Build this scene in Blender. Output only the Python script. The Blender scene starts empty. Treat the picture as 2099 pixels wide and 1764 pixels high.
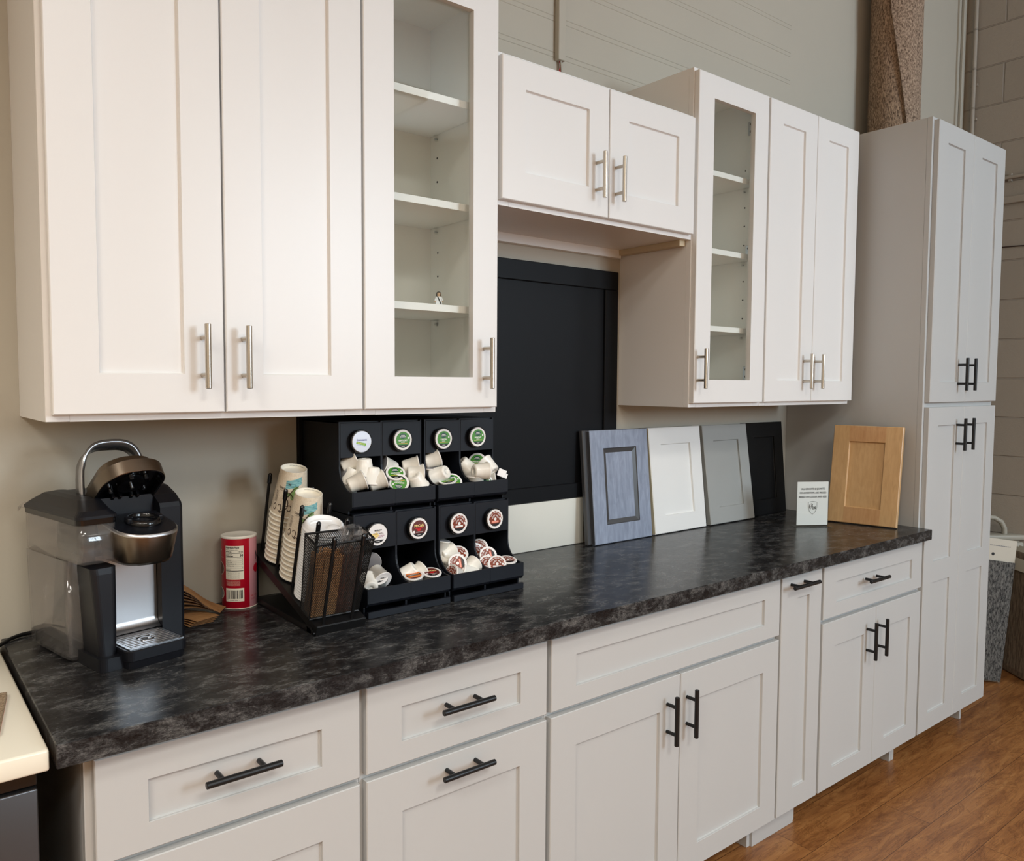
import bpy, bmesh, math, random
from mathutils import Vector, Matrix, Euler
random.seed(7)
I=0.0254
D2R=math.pi/180
C=bpy.context.scene.collection
# ---------------------------------------------------------------- materials
def nodemat(name,col=(.5,.5,.5),rough=.5,metal=0,spec=.5,**kw):
    m=bpy.data.materials.new(name); m.use_nodes=True
    b=m.node_tree.nodes['Principled BSDF']
    b.inputs['Base Color'].default_value=(*col,1); b.inputs['Roughness'].default_value=rough
    b.inputs['Metallic'].default_value=metal; b.inputs['Specular IOR Level'].default_value=spec
    for k,v in kw.items():
        b.inputs[k.replace('_',' ')].default_value=v
    return m
def N(m,t,**kw):
    n=m.node_tree.nodes.new(t)
    for k,v in kw.items(): setattr(n,k,v)
    return n
def LK(m,a,b): m.node_tree.links.new(a,b)
def P(m): return m.node_tree.nodes['Principled BSDF']
def coord(m,scale=(1,1,1),rot=(0,0,0),kind='Object'):
    t=N(m,'ShaderNodeTexCoord'); mp=N(m,'ShaderNodeMapping')
    mp.inputs['Scale'].default_value=scale; mp.inputs['Rotation'].default_value=rot
    LK(m,t.outputs[kind],mp.inputs['Vector']); return mp.outputs[0]
def noise(m,vec,scale,detail=4,rough=.6,dist=0):
    n=N(m,'ShaderNodeTexNoise'); n.inputs['Scale'].default_value=scale; n.inputs['Detail'].default_value=detail
    n.inputs['Roughness'].default_value=rough; n.inputs['Distortion'].default_value=dist
    LK(m,vec,n.inputs['Vector']); return n.outputs['Fac']
def ramp(m,fac,stops):
    r=N(m,'ShaderNodeValToRGB'); e=r.color_ramp.elements
    while len(e)<len(stops): e.new(.5)
    for x,(p,c) in zip(e,stops): x.position=p; x.color=(*c,1) if len(c)==3 else c
    LK(m,fac,r.inputs[0]); return r.outputs[0]
def mix(m,f,a,b,bt='MIX'):
    n=N(m,'ShaderNodeMix',data_type='RGBA',blend_type=bt)
    if isinstance(f,(int,float)): n.inputs[0].default_value=f
    else: LK(m,f,n.inputs[0])
    for s,v in ((6,a),(7,b)):
        if isinstance(v,tuple): n.inputs[s].default_value=(*v,1)
        else: LK(m,v,n.inputs[s])
    return n.outputs[2]
def bump(m,h,strength=.2,dist=.002):
    b=N(m,'ShaderNodeBump'); b.inputs['Strength'].default_value=strength; b.inputs['Distance'].default_value=dist
    LK(m,h,b.inputs['Height']); LK(m,b.outputs[0],P(m).inputs['Normal'])
def lin(r,g,b):
    f=lambda v:(v/255/12.92 if v/255<=.04045 else ((v/255+.055)/1.055)**2.4)
    return (f(r),f(g),f(b))
def paint(name,rgb,rough=.38):
    m=nodemat(name,lin(*rgb),rough); v=coord(m); bump(m,noise(m,v,900,2),.04,.0005); return m
M={}
M['white']=paint('white_cabinet_paint',(226,225,223),.36)
M['grey']=paint('light_grey_cabinet_paint',(184,185,184),.4)
M['inside']=paint('cabinet_interior_white',(244,243,237),.45)
M['edge']=nodemat('panel_edge',lin(196,180,150),.5)
def wallmat(name,rgb):
    m=nodemat(name,lin(*rgb),.75); v=coord(m)
    c=mix(m,noise(m,v,2.2,3),tuple(x*.96 for x in lin(*rgb)),tuple(min(1,x*1.04) for x in lin(*rgb)))
    LK(m,c,P(m).inputs['Base Color']); bump(m,noise(m,v,260,3),.12,.0008); return m
M['wall']=wallmat('greige_wall_paint',(176,170,157))
M['litwall']=wallmat('light_patch_wall_paint',(222,220,210))  # wall paint made paler, with the light patch below the window in its colour
M['ceil']=wallmat('ceiling_paint',(225,222,215))
# concrete block
m=nodemat('painted_block',lin(150,141,130),.6); v=coord(m,rot=(0,0,0))
sx=N(m,'ShaderNodeSeparateXYZ'); LK(m,v,sx.inputs[0]); cx=N(m,'ShaderNodeCombineXYZ'); LK(m,sx.outputs[1],cx.inputs[0]); zo=N(m,'ShaderNodeMath',operation='ADD'); zo.inputs[1].default_value=-2.4*I; LK(m,sx.outputs[2],zo.inputs[0]); LK(m,zo.outputs[0],cx.inputs[1])
br=N(m,'ShaderNodeTexBrick'); LK(m,cx.outputs[0],br.inputs['Vector'])
br.inputs['Scale'].default_value=1; br.inputs['Brick Width'].default_value=16*I; br.inputs['Row Height'].default_value=8*I; br.inputs['Mortar Size'].default_value=.005; br.inputs['Mortar Smooth'].default_value=.6
br.inputs['Color1'].default_value=(*lin(158,149,137),1); br.inputs['Color2'].default_value=(*lin(152,143,131),1); br.inputs['Mortar'].default_value=(*lin(148,139,128),1)
LK(m,br.outputs['Color'],P(m).inputs['Base Color'])
inv=N(m,'ShaderNodeMath',operation='SUBTRACT'); inv.inputs[0].default_value=1; LK(m,br.outputs['Fac'],inv.inputs[1])
ad=N(m,'ShaderNodeMath',operation='MULTIPLY_ADD'); LK(m,noise(m,v,120,4),ad.inputs[0]); ad.inputs[1].default_value=.35; LK(m,inv.outputs[0],ad.inputs[2])
bump(m,ad.outputs[0],.9,.004); M['block']=m
# floor planks along X
m=nodemat('wood_plank_floor',(.3,.15,.06),.33); v=coord(m)
br=N(m,'ShaderNodeTexBrick'); LK(m,v,br.inputs['Vector']); br.offset=.37
br.inputs['Scale'].default_value=1; br.inputs['Brick Width'].default_value=48*I; br.inputs['Row Height'].default_value=6.2*I; br.inputs['Mortar Size'].default_value=.0008
br.inputs['Color1'].default_value=(.2,.2,.2,1); br.inputs['Color2'].default_value=(.8,.8,.8,1); br.inputs['Mortar'].default_value=(0,0,0,1)
off=N(m,'ShaderNodeVectorMath',operation='MULTIPLY_ADD'); LK(m,br.outputs['Color'],off.inputs[0]); off.inputs[1].default_value=(7,3,5); LK(m,v,off.inputs[2])
st=N(m,'ShaderNodeMapping'); st.inputs['Scale'].default_value=(1.0,7,7); LK(m,off.outputs[0],st.inputs[0])
g1=noise(m,st.outputs[0],3.2,5,.62,1.3)
st2=N(m,'ShaderNodeMapping'); st2.inputs['Scale'].default_value=(3,110,110); LK(m,off.outputs[0],st2.inputs[0])
g2=noise(m,st2.outputs[0],4,4,.7,.4)
base=ramp(m,g1,[(.25,lin(122,78,44)),(.42,lin(148,98,56)),(.56,lin(166,114,66)),(.75,lin(184,134,82))])
fine=ramp(m,g2,[(.3,(.66,.6,.55)),(.58,(1,1,1))])
c1=mix(m,.75,base,fine,'MULTIPLY')
tone=ramp(m,br.outputs['Color'],[(0,(.82,.8,.78)),(1,(1.0,1.0,1.0))])
c2=mix(m,1.0,c1,tone,'MULTIPLY')
st3=N(m,'ShaderNodeMapping'); st3.inputs['Scale'].default_value=(1.6,5,5); LK(m,off.outputs[0],st3.inputs[0])
vein=noise(m,st3.outputs[0],2.3,6,.7,2.2)
vr=ramp(m,vein,[(.47,(1,1,1)),(.5,(.45,.36,.3)),(.53,(1,1,1))])
c3=mix(m,.6,c2,vr,'MULTIPLY')
LK(m,mix(m,br.outputs['Fac'],c3,lin(60,34,20)),P(m).inputs['Base Color'])
bump(m,g2,.08,.001); M['floor']=m
# counter laminate
m=nodemat('dark_stone_laminate',(.02,.02,.02),.26,spec=.2); v=coord(m,scale=(1,1.7,1.7))
a=noise(m,v,19,7,.7,.5); b_=noise(m,v,85,8,.8,.35); d=noise(m,coord(m,scale=(1,2.2,2.2)),210,4,.8,.4)
ca=ramp(m,a,[(.40,lin(34,33,34)),(.50,lin(52,52,53)),(.58,lin(84,84,84)),(.70,lin(104,103,101))])
cb=ramp(m,b_,[(.36,(.25,.25,.26)),(.50,(.75,.74,.73)),(.64,(1.25,1.22,1.2))])
cc=mix(m,.92,ca,cb,'MULTIPLY'); cd=ramp(m,d,[(.38,(.38,.39,.4)),(.55,(1.05,1.07,1.08)),(.70,(1.8,1.78,1.75))])
LK(m,mix(m,.85,cc,cd,'MULTIPLY'),P(m).inputs['Base Color'])
LK(m,ramp(m,b_,[(.3,(.16,.16,.16)),(.7,(.3,.3,.3))]),P(m).inputs['Roughness'])
bump(m,b_,.16,.0008); M['counter']=m
M['quartz']=nodemat('cream_quartz',lin(232,225,207),.25)
M['blackpaint']=nodemat('black_board_paint',lin(15,16,19),.5,spec=.16)
M['nickel']=nodemat('brushed_nickel',lin(196,188,176),.28,1)
M['black']=nodemat('matte_black_metal',lin(22,22,23),.38,.3)
M['plastic']=nodemat('black_plastic',lin(19,22,29),.45,spec=.25)
M['plasticgloss']=nodemat('glossy_black_plastic',lin(14,14,16),.12)
M['machine']=nodemat('machine_black_plastic',lin(18,19,24),.36,spec=.3)
M['steel']=nodemat('brushed_steel',lin(190,190,192),.3,1)
m=nodemat('warm_brushed_metal',lin(128,117,104),.3,1); v=coord(m,scale=(3,3,220)); bump(m,noise(m,v,10,3),.12,.0006); M['bronze']=m
M['silver']=nodemat('satin_silver_handle',lin(176,178,182),.25,.9)
def thin_glass(name,tint,f0=.04,gain=1.0,rough=.02,haze=0):
    m=bpy.data.materials.new(name); m.use_nodes=True; m.node_tree.nodes.clear()
    o=N(m,'ShaderNodeOutputMaterial'); tr=N(m,'ShaderNodeBsdfTransparent'); tr.inputs[0].default_value=(*tint,1); g=N(m,'ShaderNodeBsdfGlossy'); g.inputs['Roughness'].default_value=rough
    lw=N(m,'ShaderNodeLayerWeight'); lw.inputs[0].default_value=.5
    pw=N(m,'ShaderNodeMath',operation='POWER'); pw.inputs[1].default_value=5; LK(m,lw.outputs['Facing'],pw.inputs[0])
    ma=N(m,'ShaderNodeMath',operation='MULTIPLY_ADD'); ma.inputs[1].default_value=(1-f0)*gain; ma.inputs[2].default_value=f0; LK(m,pw.outputs[0],ma.inputs[0])
    ms=N(m,'ShaderNodeMixShader'); LK(m,ma.outputs[0],ms.inputs[0]); LK(m,tr.outputs[0],ms.inputs[1]); LK(m,g.outputs[0],ms.inputs[2]); last=ms.outputs[0]
    if haze:
        df=N(m,'ShaderNodeBsdfDiffuse'); df.inputs[0].default_value=(.8,.78,.76,1); m2=N(m,'ShaderNodeMixShader'); m2.inputs[0].default_value=haze; LK(m,last,m2.inputs[1]); LK(m,df.outputs[0],m2.inputs[2]); last=m2.outputs[0]
    LK(m,last,o.inputs[0]); return m
M['glass']=thin_glass('pane_glass',(.975,.985,.98))
M['tank']=thin_glass('clear_smoked_plastic',(.90,.885,.88),.05,1,.08,.05)
M['acrylic']=thin_glass('clear_acrylic',(.96,.97,.96),.04,.6)
M['bag']=thin_glass('clear_film',(.93,.93,.94),.10,1,.12,.06)
M['dark']=nodemat('dark_recess',lin(12,12,12),.6)
M['podwhite']=nodemat('pod_white_plastic',lin(236,233,224),.3)
M['lidwhite']=nodemat('lid_white_film',lin(235,232,230),.3)
M['foil']=nodemat('silver_foil',lin(205,205,210),.3,.6)
M['greenprint']=nodemat('green_print',lin(74,142,52),.35)
M['dkgreen']=nodemat('dark_green_print',lin(20,74,62),.35)
M['blackprint']=nodemat('black_print',lin(22,22,24),.4)
M['goldprint']=nodemat('gold_print',lin(196,160,70),.4)
M['brownprint']=nodemat('brown_print',lin(126,52,28),.4)
M['redprint']=nodemat('red_print',lin(196,28,38),.4)
M['maroon']=nodemat('maroon_print',lin(96,40,34),.4)
M['orange']=nodemat('orange_print',lin(220,120,50),.4)
M['purple']=nodemat('purple_print',lin(150,40,100),.4)
M['yellow']=nodemat('pale_yellow_print',lin(245,218,140),.4)
M['blueprint']=nodemat('blue_print',lin(78,80,150),.4)
M['greyprint']=nodemat('grey_print',lin(120,120,124),.4)
M['lime']=nodemat('lime_print',lin(112,180,50),.4)
M['pinkprint']=nodemat('pink_print',lin(232,150,130),.4)
m=nodemat('cup_paper',lin(226,214,194),.6); v=coord(m,scale=(1,1,1))
s1=noise(m,coord(m,scale=(60,60,4)),30,3,.7); s2=noise(m,coord(m,scale=(4,4,60)),30,3,.7)
q=mix(m,.5,ramp(m,s1,[(.42,lin(196,176,146)),(.52,lin(232,222,204))]),ramp(m,s2,[(.42,lin(200,180,150)),(.52,lin(234,224,206))]),'MULTIPLY')
LK(m,mix(m,.6,lin(232,222,204),q),P(m).inputs['Base Color']); M['cup']=m
M['cuprim']=nodemat('cup_rim_white',lin(234,228,214),.5)
m=nodemat('teal_print',lin(96,158,164),.5); LK(m,ramp(m,noise(m,coord(m,scale=(6,6,90)),12,3,.6,.5),[(.45,lin(70,134,142)),(.55,lin(150,198,198))]),P(m).inputs['Base Color']); M['teal']=m
M['leaf']=nodemat('leaf_print',lin(120,152,92),.5)
M['brownink']=nodemat('dark_brown_ink',lin(58,40,34),.5)
M['lidplastic']=nodemat('cup_lid_plastic',lin(240,240,240),.25)
m=nodemat('kraft_paper',lin(158,112,66),.75); v=coord(m); LK(m,ramp(m,noise(m,v,60,4),[(.3,lin(142,98,56)),(.7,lin(172,126,78))]),P(m).inputs['Base Color']); M['kraft']=m
M['kraftedge']=nodemat('kraft_edge',lin(70,46,28),.8)
m=nodemat('stirrer_wood',lin(178,130,84),.7); v=coord(m,scale=(1,1,.1)); LK(m,ramp(m,noise(m,v,90,3),[(.3,lin(150,104,64)),(.7,lin(196,150,104))]),P(m).inputs['Base Color']); M['stirrer']=m
M['stirrerdark']=nodemat('brown_stir_straw',lin(96,62,52),.5)
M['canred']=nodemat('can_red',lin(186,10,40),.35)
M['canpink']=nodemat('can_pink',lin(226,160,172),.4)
M['cream']=nodemat('cream_label',lin(240,236,220),.5)
M['lidcream']=nodemat('can_lid',lin(238,234,224),.4)
def wood(name,a,b,c_,rough=.4,sc=1):
    m=nodemat(name,a,rough); v=coord(m,scale=(14*sc,14*sc,1.2*sc)); n=noise(m,v,9,5,.6,1.0); n2=noise(m,coord(m,scale=(3,3,1)),14,3,.5,1.5)
    LK(m,mix(m,.35,ramp(m,n,[(.3,a),(.55,b),(.8,c_)]),ramp(m,n2,[(.35,a),(.65,c_)])),P(m).inputs['Base Color']); return m
M['maple']=wood('maple_veneer',lin(186,148,100),lin(198,160,112),lin(208,170,122),.35)
M['maplerail']=wood('maple_rail_wood',lin(178,132,86),lin(192,148,102),lin(200,158,112),.35)
M['bluewood']=wood('blue_grey_stained_wood',lin(122,132,150),lin(142,152,172),lin(160,170,190),.3,.5)
M['bluedark']=nodemat('dark_glaze',lin(66,66,68),.35)
M['samplewhite']=paint('sample_white',(232,232,230)); M['samplegrey']=paint('sample_grey',(158,160,158)); M['sampleblack']=nodemat('sample_black',lin(15,15,16),.42,spec=.2)
M['sampleedge']=nodemat('sample_cream_edge',lin(206,198,172),.5); M['sampleolive']=nodemat('sample_olive_edge',lin(120,116,98),.5)
def carpet(name,a,b,sc=(1,1,1),s=220,disp=.9):
    m=nodemat(name,a,.95,spec=.1); v=coord(m,scale=sc); n=noise(m,v,s,4,.8); LK(m,ramp(m,n,[(.38,a),(.62,b)]),P(m).inputs['Base Color']); bump(m,n,disp,.004); return m
M['carpetbrown']=carpet('brown_fleck_carpet',lin(92,74,62),lin(186,162,140),(1,1,.6),170)
M['carpetback']=carpet('ribbed_carpet_underside',lin(84,66,54),lin(184,156,130),(1,1,.35),200)
M['carpetgrey']=carpet('grey_ribbed_carpet',lin(34,34,36),lin(124,122,118),(3,3,.8),70)
M['carpetdark']=carpet('dark_brown_carpet',lin(52,42,36),lin(112,94,80),(1,1,1),200)
M['carpetcut']=carpet('taupe_carpet_edge',lin(96,84,72),lin(156,140,122),(1,1,.1),160)
M['board']=nodemat('sample_header_board',lin(196,190,176),.5)
M['offwhite']=nodemat('off_white_plastic',lin(160,156,144),.45)
M['swatch']=carpet('tan_swatch',lin(128,108,86),lin(190,168,140),(1,1,1),260)
M['stainless']=nodemat('dark_stainless',lin(92,92,94),.33,.9)
M['paper']=nodemat('white_paper',lin(240,240,240),.5)
M['ink']=nodemat('black_ink',lin(20,20,20),.5)
M['skin']=nodemat('figure_skin',lin(210,170,130),.4)
M['lampon']=nodemat('ceiling_diffuser',(.9,.9,.9),.5)
# ---------------------------------------------------------------- mesh building
class MB:
    def __init__(s): s.bm=bmesh.new(); s.mats=[]; s.T=Matrix.Identity(4); s.sm=False
    def mi(s,m):
        if m not in s.mats: s.mats.append(m)
        return s.mats.index(m)
    def add(s,vs,fs,m,smooth=None):
        i=s.mi(m); bv=[s.bm.verts.new(s.T@Vector(v)) for v in vs]; out=[]
        for f in fs:
            try: fc=s.bm.faces.new([bv[k] for k in f])
            except ValueError: continue
            fc.material_index=i; fc.smooth=s.sm if smooth is None else smooth; out.append(fc)
        return bv
    def box(s,x0,x1,y0,y1,z0,z1,m,bev=0,seg=1):
        if bev<=0:
            s.add([(x0,y0,z0),(x1,y0,z0),(x1,y1,z0),(x0,y1,z0),(x0,y0,z1),(x1,y0,z1),(x1,y1,z1),(x0,y1,z1)],
              [(0,3,2,1),(4,5,6,7),(0,1,5,4),(1,2,6,5),(2,3,7,6),(3,0,4,7)],m,False); return
        b=bmesh.new(); bmesh.ops.create_cube(b,size=1)
        for v in b.verts: v.co=Vector((x0+(v.co.x+.5)*(x1-x0),y0+(v.co.y+.5)*(y1-y0),z0+(v.co.z+.5)*(z1-z0)))
        bmesh.ops.bevel(b,geom=list(b.edges),offset=bev,segments=seg,profile=.5,affect='EDGES')
        s.merge(b,m,seg>1)
    def merge(s,b,m,smooth=False):
        b.verts.index_update(); s.add([v.co[:] for v in b.verts],[[v.index for v in f.verts] for f in b.faces],m,smooth); b.free()
    def loft(s,rings,m,cap0=True,cap1=True,closed=True,smooth=None):
        n=len(rings[0]); vs=[p for r in rings for p in r]; fs=[]
        for k in range(len(rings)-1):
            for i in range(n if closed else n-1):
                j=(i+1)%n; fs.append((k*n+i,k*n+j,(k+1)*n+j,(k+1)*n+i))
        s.add(vs,fs,m,smooth)
        if cap0: s.add(list(rings[0])[::-1],[tuple(range(n))],m,False)
        if cap1: s.add(list(rings[-1]),[tuple(range(n))],m,False)
    def lathe(s,prof,m,n=32,cap0=False,cap1=False,smooth=True,a0=0,a1=2*math.pi):
        full=abs(a1-a0-2*math.pi)<1e-6; k=n if full else n+1
        rings=[[(r*math.cos(a0+(a1-a0)*i/n),r*math.sin(a0+(a1-a0)*i/n),z) for i in range(k)] for r,z in prof]
        s.loft(rings,m,cap0,cap1,full,smooth)
    def cyl(s,p0,p1,r0,m,r1=None,n=16,cap=True,smooth=True):
        p0,p1=Vector(p0),Vector(p1); r1=r0 if r1 is None else r1; d=(p1-p0).normalized()
        u=d.orthogonal().normalized(); w=d.cross(u)
        s.loft([[tuple(p+(u*math.cos(2*math.pi*i/n)+w*math.sin(2*math.pi*i/n))*r) for i in range(n)] for p,r in ((p0,r0),(p1,r1))],m,cap,cap,True,smooth)
    def tube(s,pts,r,m,n=10,smooth=True,closed=False,ry=None,up=None):
        pts=[Vector(p) for p in pts]; rings=[]; prev=None
        for k,p in enumerate(pts):
            a=pts[k-1] if (k>0 or closed) else p; b=pts[(k+1)%len(pts)] if (k<len(pts)-1 or closed) else p
            d=(b-a).normalized()
            if up is not None: u=Vector(up); u=(u-d*u.dot(d)).normalized()
            else:
                u=d.orthogonal().normalized() if prev is None else (prev-d*prev.dot(d)).normalized()
            prev=u; w=d.cross(u); q=r if ry is None else ry
            rings.append([tuple(p+u*math.cos(2*math.pi*i/n)*r+w*math.sin(2*math.pi*i/n)*q) for i in range(n)])
        if closed: rings.append(rings[0])
        s.loft(rings,m,not closed,not closed,True,smooth)
    def prism(s,poly,axis,a,b,m,bev=0,smooth=False):
        f={'x':lambda p,t:(t,p[0],p[1]),'y':lambda p,t:(p[0],t,p[1]),'z':lambda p,t:(p[0],p[1],t)}[axis]
        n=len(poly)
        s.loft([[f(p,a) for p in poly],[f(p,b) for p in poly]],m,True,True,True,smooth)
    def quad(s,a,b,c,d,m): s.add([a,b,c,d],[(0,1,2,3)],m,False)
    def build(s,name,parent=None,loc=None,rot=None,fix=True,recalc=True):
        if recalc: bmesh.ops.recalc_face_normals(s.bm,faces=s.bm.faces)
        for v in s.bm.verts: v.co*=I
        me=bpy.data.meshes.new(name); s.bm.to_mesh(me); s.bm.free()
        for m in s.mats: me.materials.append(M[m] if isinstance(m,str) else m)
        return link(name,me,parent,loc,rot)
def link(name,me,parent=None,loc=None,rot=None):
    o=bpy.data.objects.new(name,me); C.objects.link(o)
    if parent: o.parent=parent
    if loc: o.location=Vector(loc)*I
    if rot: o.rotation_euler=rot
    return o
def tag(o,label,cat,group=None,kind=None):
    o['label']=label; o['category']=cat
    if group: o['group']=group
    if kind: o['kind']=kind
    return o
def thing(name,label,cat,loc=(0,0,0),rotz=0,group=None):
    return tag(link(name,None,None,loc,(0,0,rotz)),label,cat,group)
def structure(o): o['kind']='structure'; return o
def dup(root,group=None):
    r=root.copy(); C.objects.link(r)
    for ch in root.children:
        c=ch.copy(); C.objects.link(c); c.parent=r
        for g in ch.children:
            d=g.copy(); C.objects.link(d); d.parent=c
    return r
_tc={}
def text_geo(body,size=1,align='CENTER',bold=0,sx=1):
    k=(body,size,align,bold,sx)
    if k in _tc: return _tc[k]
    cu=bpy.data.curves.new('t','FONT'); cu.body=body; cu.size=size; cu.align_x=align; cu.align_y='CENTER'; cu.resolution_u=2; cu.offset=bold
    ob=bpy.data.objects.new('t',cu); me=bpy.data.meshes.new_from_object(ob)
    g=([(v.co.x*sx,v.co.y) for v in me.vertices],[tuple(p.vertices) for p in me.polygons])
    bpy.data.objects.remove(ob); bpy.data.curves.remove(cu); bpy.data.meshes.remove(me)
    _tc[k]=g; return g
def put_text(b,body,size,fn,m,x=0,y=0,align='CENTER',bold=0,sx=1,flip=False):
    vs,fs=text_geo(body,size,align,bold,sx)
    b.add([fn(px+x,py+y) for px,py in vs],fs,m,False)
def grid_patch(b,u0,u1,v0,v1,nu,nv,fn,m,shape=None):
    vs=[fn(u0+(u1-u0)*i/nu,v0+(v1-v0)*j/nv) for j in range(nv+1) for i in range(nu+1)]
    fs=[(j*(nu+1)+i,j*(nu+1)+i+1,(j+1)*(nu+1)+i+1,(j+1)*(nu+1)+i) for j in range(nv) for i in range(nu)]
    b.add(vs,fs,m,True)
# ---------------------------------------------------------------- shaker fronts
def front(b,x0,x1,z0,z1,y,t,ops,m,ch=.07,rec=.32,glass=False,pm=None,mould=None):
    """slab x0..x1,z0..z1, face at y (towards -y), thickness t, ops = openings (ox0,ox1,oz0,oz1) stacked in z, low first"""
    def ring(x0,x1,z0,z1,y): return [(x0,y,z0),(x1,y,z0),(x1,y,z1),(x0,y,z1)]
    rs=[ring(x0,x1,z0,z1,y+t),ring(x0,x1,z0,z1,y+ch),ring(x0+ch,x1-ch,z0+ch,z1-ch,y)]
    b.loft(rs,m,not glass,False,True,False)
    X0,X1,Z0,Z1=x0+ch,x1-ch,z0+ch,z1-ch
    ox0,ox1=ops[0][0],ops[0][1]
    def fq(a,b_,c,d,yy=y,back=False):
        b.quad((a,yy,c),(b_,yy,c),(b_,yy,d),(a,yy,d),m)
    fq(X0,ox0,Z0,Z1); fq(ox1,X1,Z0,Z1)
    zz=Z0
    for o in ops: fq(ox0,ox1,zz,o[2]); zz=o[3]
    fq(ox0,ox1,zz,Z1)
    for o in ops:
        a,bb,c,d=o
        if glass:
            b.loft([ring(a,bb,c,d,y),ring(a,bb,c,d,y+t)],m,False,False,True,False)
        elif mould:
            w,mm=mould
            b.loft([ring(a,bb,c,d,y),ring(a+.08,bb-.08,c+.08,d-.08,y+.12),ring(a+w,bb-w,c+w,d-w,y+rec)],mm,False,False,True,False)
            b.quad(*ring(a+w,bb-w,c+w,d-w,y+rec),pm or m)
        else:
            b.loft([ring(a,bb,c,d,y),ring(a+.03,bb-.03,c+.03,d-.03,y+.05),ring(a+.03,bb-.03,c+.03,d-.03,y+.2),ring(a+.1,bb-.1,c+.1,d-.1,y+rec)],m,False,False,True,False)
            b.quad(*ring(a+.1,bb-.1,c+.1,d-.1,y+rec),pm or m)
    if glass:
        fq(x0,ox0,z0,z1,y+t); fq(ox1,x1,z0,z1,y+t); fq(ox0,ox1,z0,ops[0][2],y+t); fq(ox0,ox1,ops[-1][3],z1,y+t)
def bar_handle(parent,p,L,mat,vertical=True,yf=0,proj=1.3,r=.235,sp=2.85,label=None):
    b=MB(); x,z=p; yb=yf-proj
    d=(0,0,1) if vertical else (1,0,0)
    A=Vector((x,yb,z)); Dv=Vector(d)
    b.cyl(A-Dv*L/2,A-Dv*(L/2-.04),r-.04,mat,r1=r,n=20); b.cyl(A-Dv*(L/2-.04),A+Dv*(L/2-.04),r,mat,n=20,cap=False); b.cyl(A+Dv*(L/2-.04),A+Dv*L/2,r,mat,r1=r-.04,n=20)
    for s in (-1,1):
        q=A+Dv*s*sp/2; b.cyl((q.x,yf+.02,q.z),(q.x,yb,q.z),r*.78,mat,n=16)
    o=b.build('handle',parent)
    if label: o['label']=label
    return o
# ================================================================ SETTING
YW=0.0
b=MB(); b.quad((-120,-215,0),(172,-215,0),(172,0,0),(-120,0,0),'floor'); structure(b.build('floor'))
b=MB(); b.box(-120,172,-215,0,150,151,'ceil'); structure(b.build('ceiling'))
# back wall with faint horizontal double grooves
b=MB(); zs=[0]; z=93.6-3.75*2
prof=[(0,0)]
gz=[97.0,101.3,105.6,109.9,114.2]
for g in gz:
    for dd in (-.3,.3): prof+= [(0,g+dd-.07),(.06,g+dd),(0,g+dd+.07)]
prof+=[(0,150)]
vs=[];fs=[]
b.add([(x,y,z) for x in (-120,108) for y,z in prof],[(i,i+1,len(prof)+i+1,len(prof)+i) for i in range(len(prof)-1)],'wall')
b.quad((108,0,0),(172,0,0),(172,0,150),(108,0,150),'wall')
b.quad((-120,1,0),(172,1,0),(172,1,150),(-120,1,150),'wall')
structure(b.build('wall_back',recalc=False))
b=MB(); b.box(-121,-120,-215,0,0,150,'wall'); structure(b.build('wall_left'))
WY0,WY1,WZ0,WZ1=-205,-150,64,130; FX0,FX1=98,146
b=MB(); b.box(-120,FX0,-216,-215,0,150,'wall'); b.box(FX1,172,-216,-215,0,150,'wall'); b.box(FX0,FX1,-216,-215,0,WZ0,'wall'); b.box(FX0,FX1,-216,-215,WZ1,150,'wall'); structure(b.build('wall_front'))
b=MB(); b.box(172,176,WY1,0,0,150,'block'); b.box(172,176,-216,WY0,0,150,'block'); b.box(172,176,WY0,WY1,0,WZ0,'block'); b.box(172,176,WY0,WY1,WZ1,150,'block')
structure(b.build('wall_right'))
w=structure(link('window_3',None,None,(122,-216,WZ0)))
b=MB()
for xx in (-24,22,-1): b.box(xx,xx+2,0,2,0,WZ1-WZ0,'black')
for zz in (0,WZ1-WZ0-2,34): b.box(-24,24,0,2,zz,zz+2,'black')
structure(b.build('window_frame',w))
w=structure(link('window_1',None,None,(174,-160,WZ0)))
b=MB()
for yy in (WY0,WY1-2,-160.8): b.box(-1,1,yy+160,yy+162,0,WZ1-WZ0,'black')
for zz in (0,WZ1-WZ0-2,34): b.box(-1,1,WY0+160,WY1+160,zz,zz+2,'black')
structure(b.build('window_frame',w))
# black boarded window on the back wall
w=structure(link('window_2',None,None,(0,0,0)))
b=MB(); x0,x1,z0,z1=23.15,68.3,42.2,71.6
b.box(x0,x1,-.55,-.02,z1-2.4,z1,'blackpaint',.08); b.box(x0,x1,-.55,-.02,z0,z0+1.9,'blackpaint',.08); b.box(x0,x0+2.4,-.55,-.02,z0+1.9,z1-2.4,'blackpaint',.08); b.box(x1-2.4,x1,-.55,-.02,z0+1.9,z1-2.4,'blackpaint',.08)
structure(b.build('window_frame',w))
b=MB(); b.box(x0+2.3,x1-2.3,-.2,-.02,z0+1.8,z1-2.3,'blackpaint'); structure(b.build('window_board',w))
b=MB(); b.box(42.6,62.4,-.45,-.02,36.12,42.15,'litwall',.12,2); structure(b.build('wall_light_patch'))  # added thin panel: patch of light on the wall, painted as a paler colour
# trims in the far corner
b=MB(); b.box(168.6,169.6,-.35,-.02,0,150,'wall'); b.box(170.4,171.95,-.6,-.02,0,150,'wall',.1); structure(b.build('trim_2'))
b=MB(); b.box(171.1,171.98,-70,-5,93.7,95.1,'block',.1); structure(b.build('trim_3'))
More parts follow.
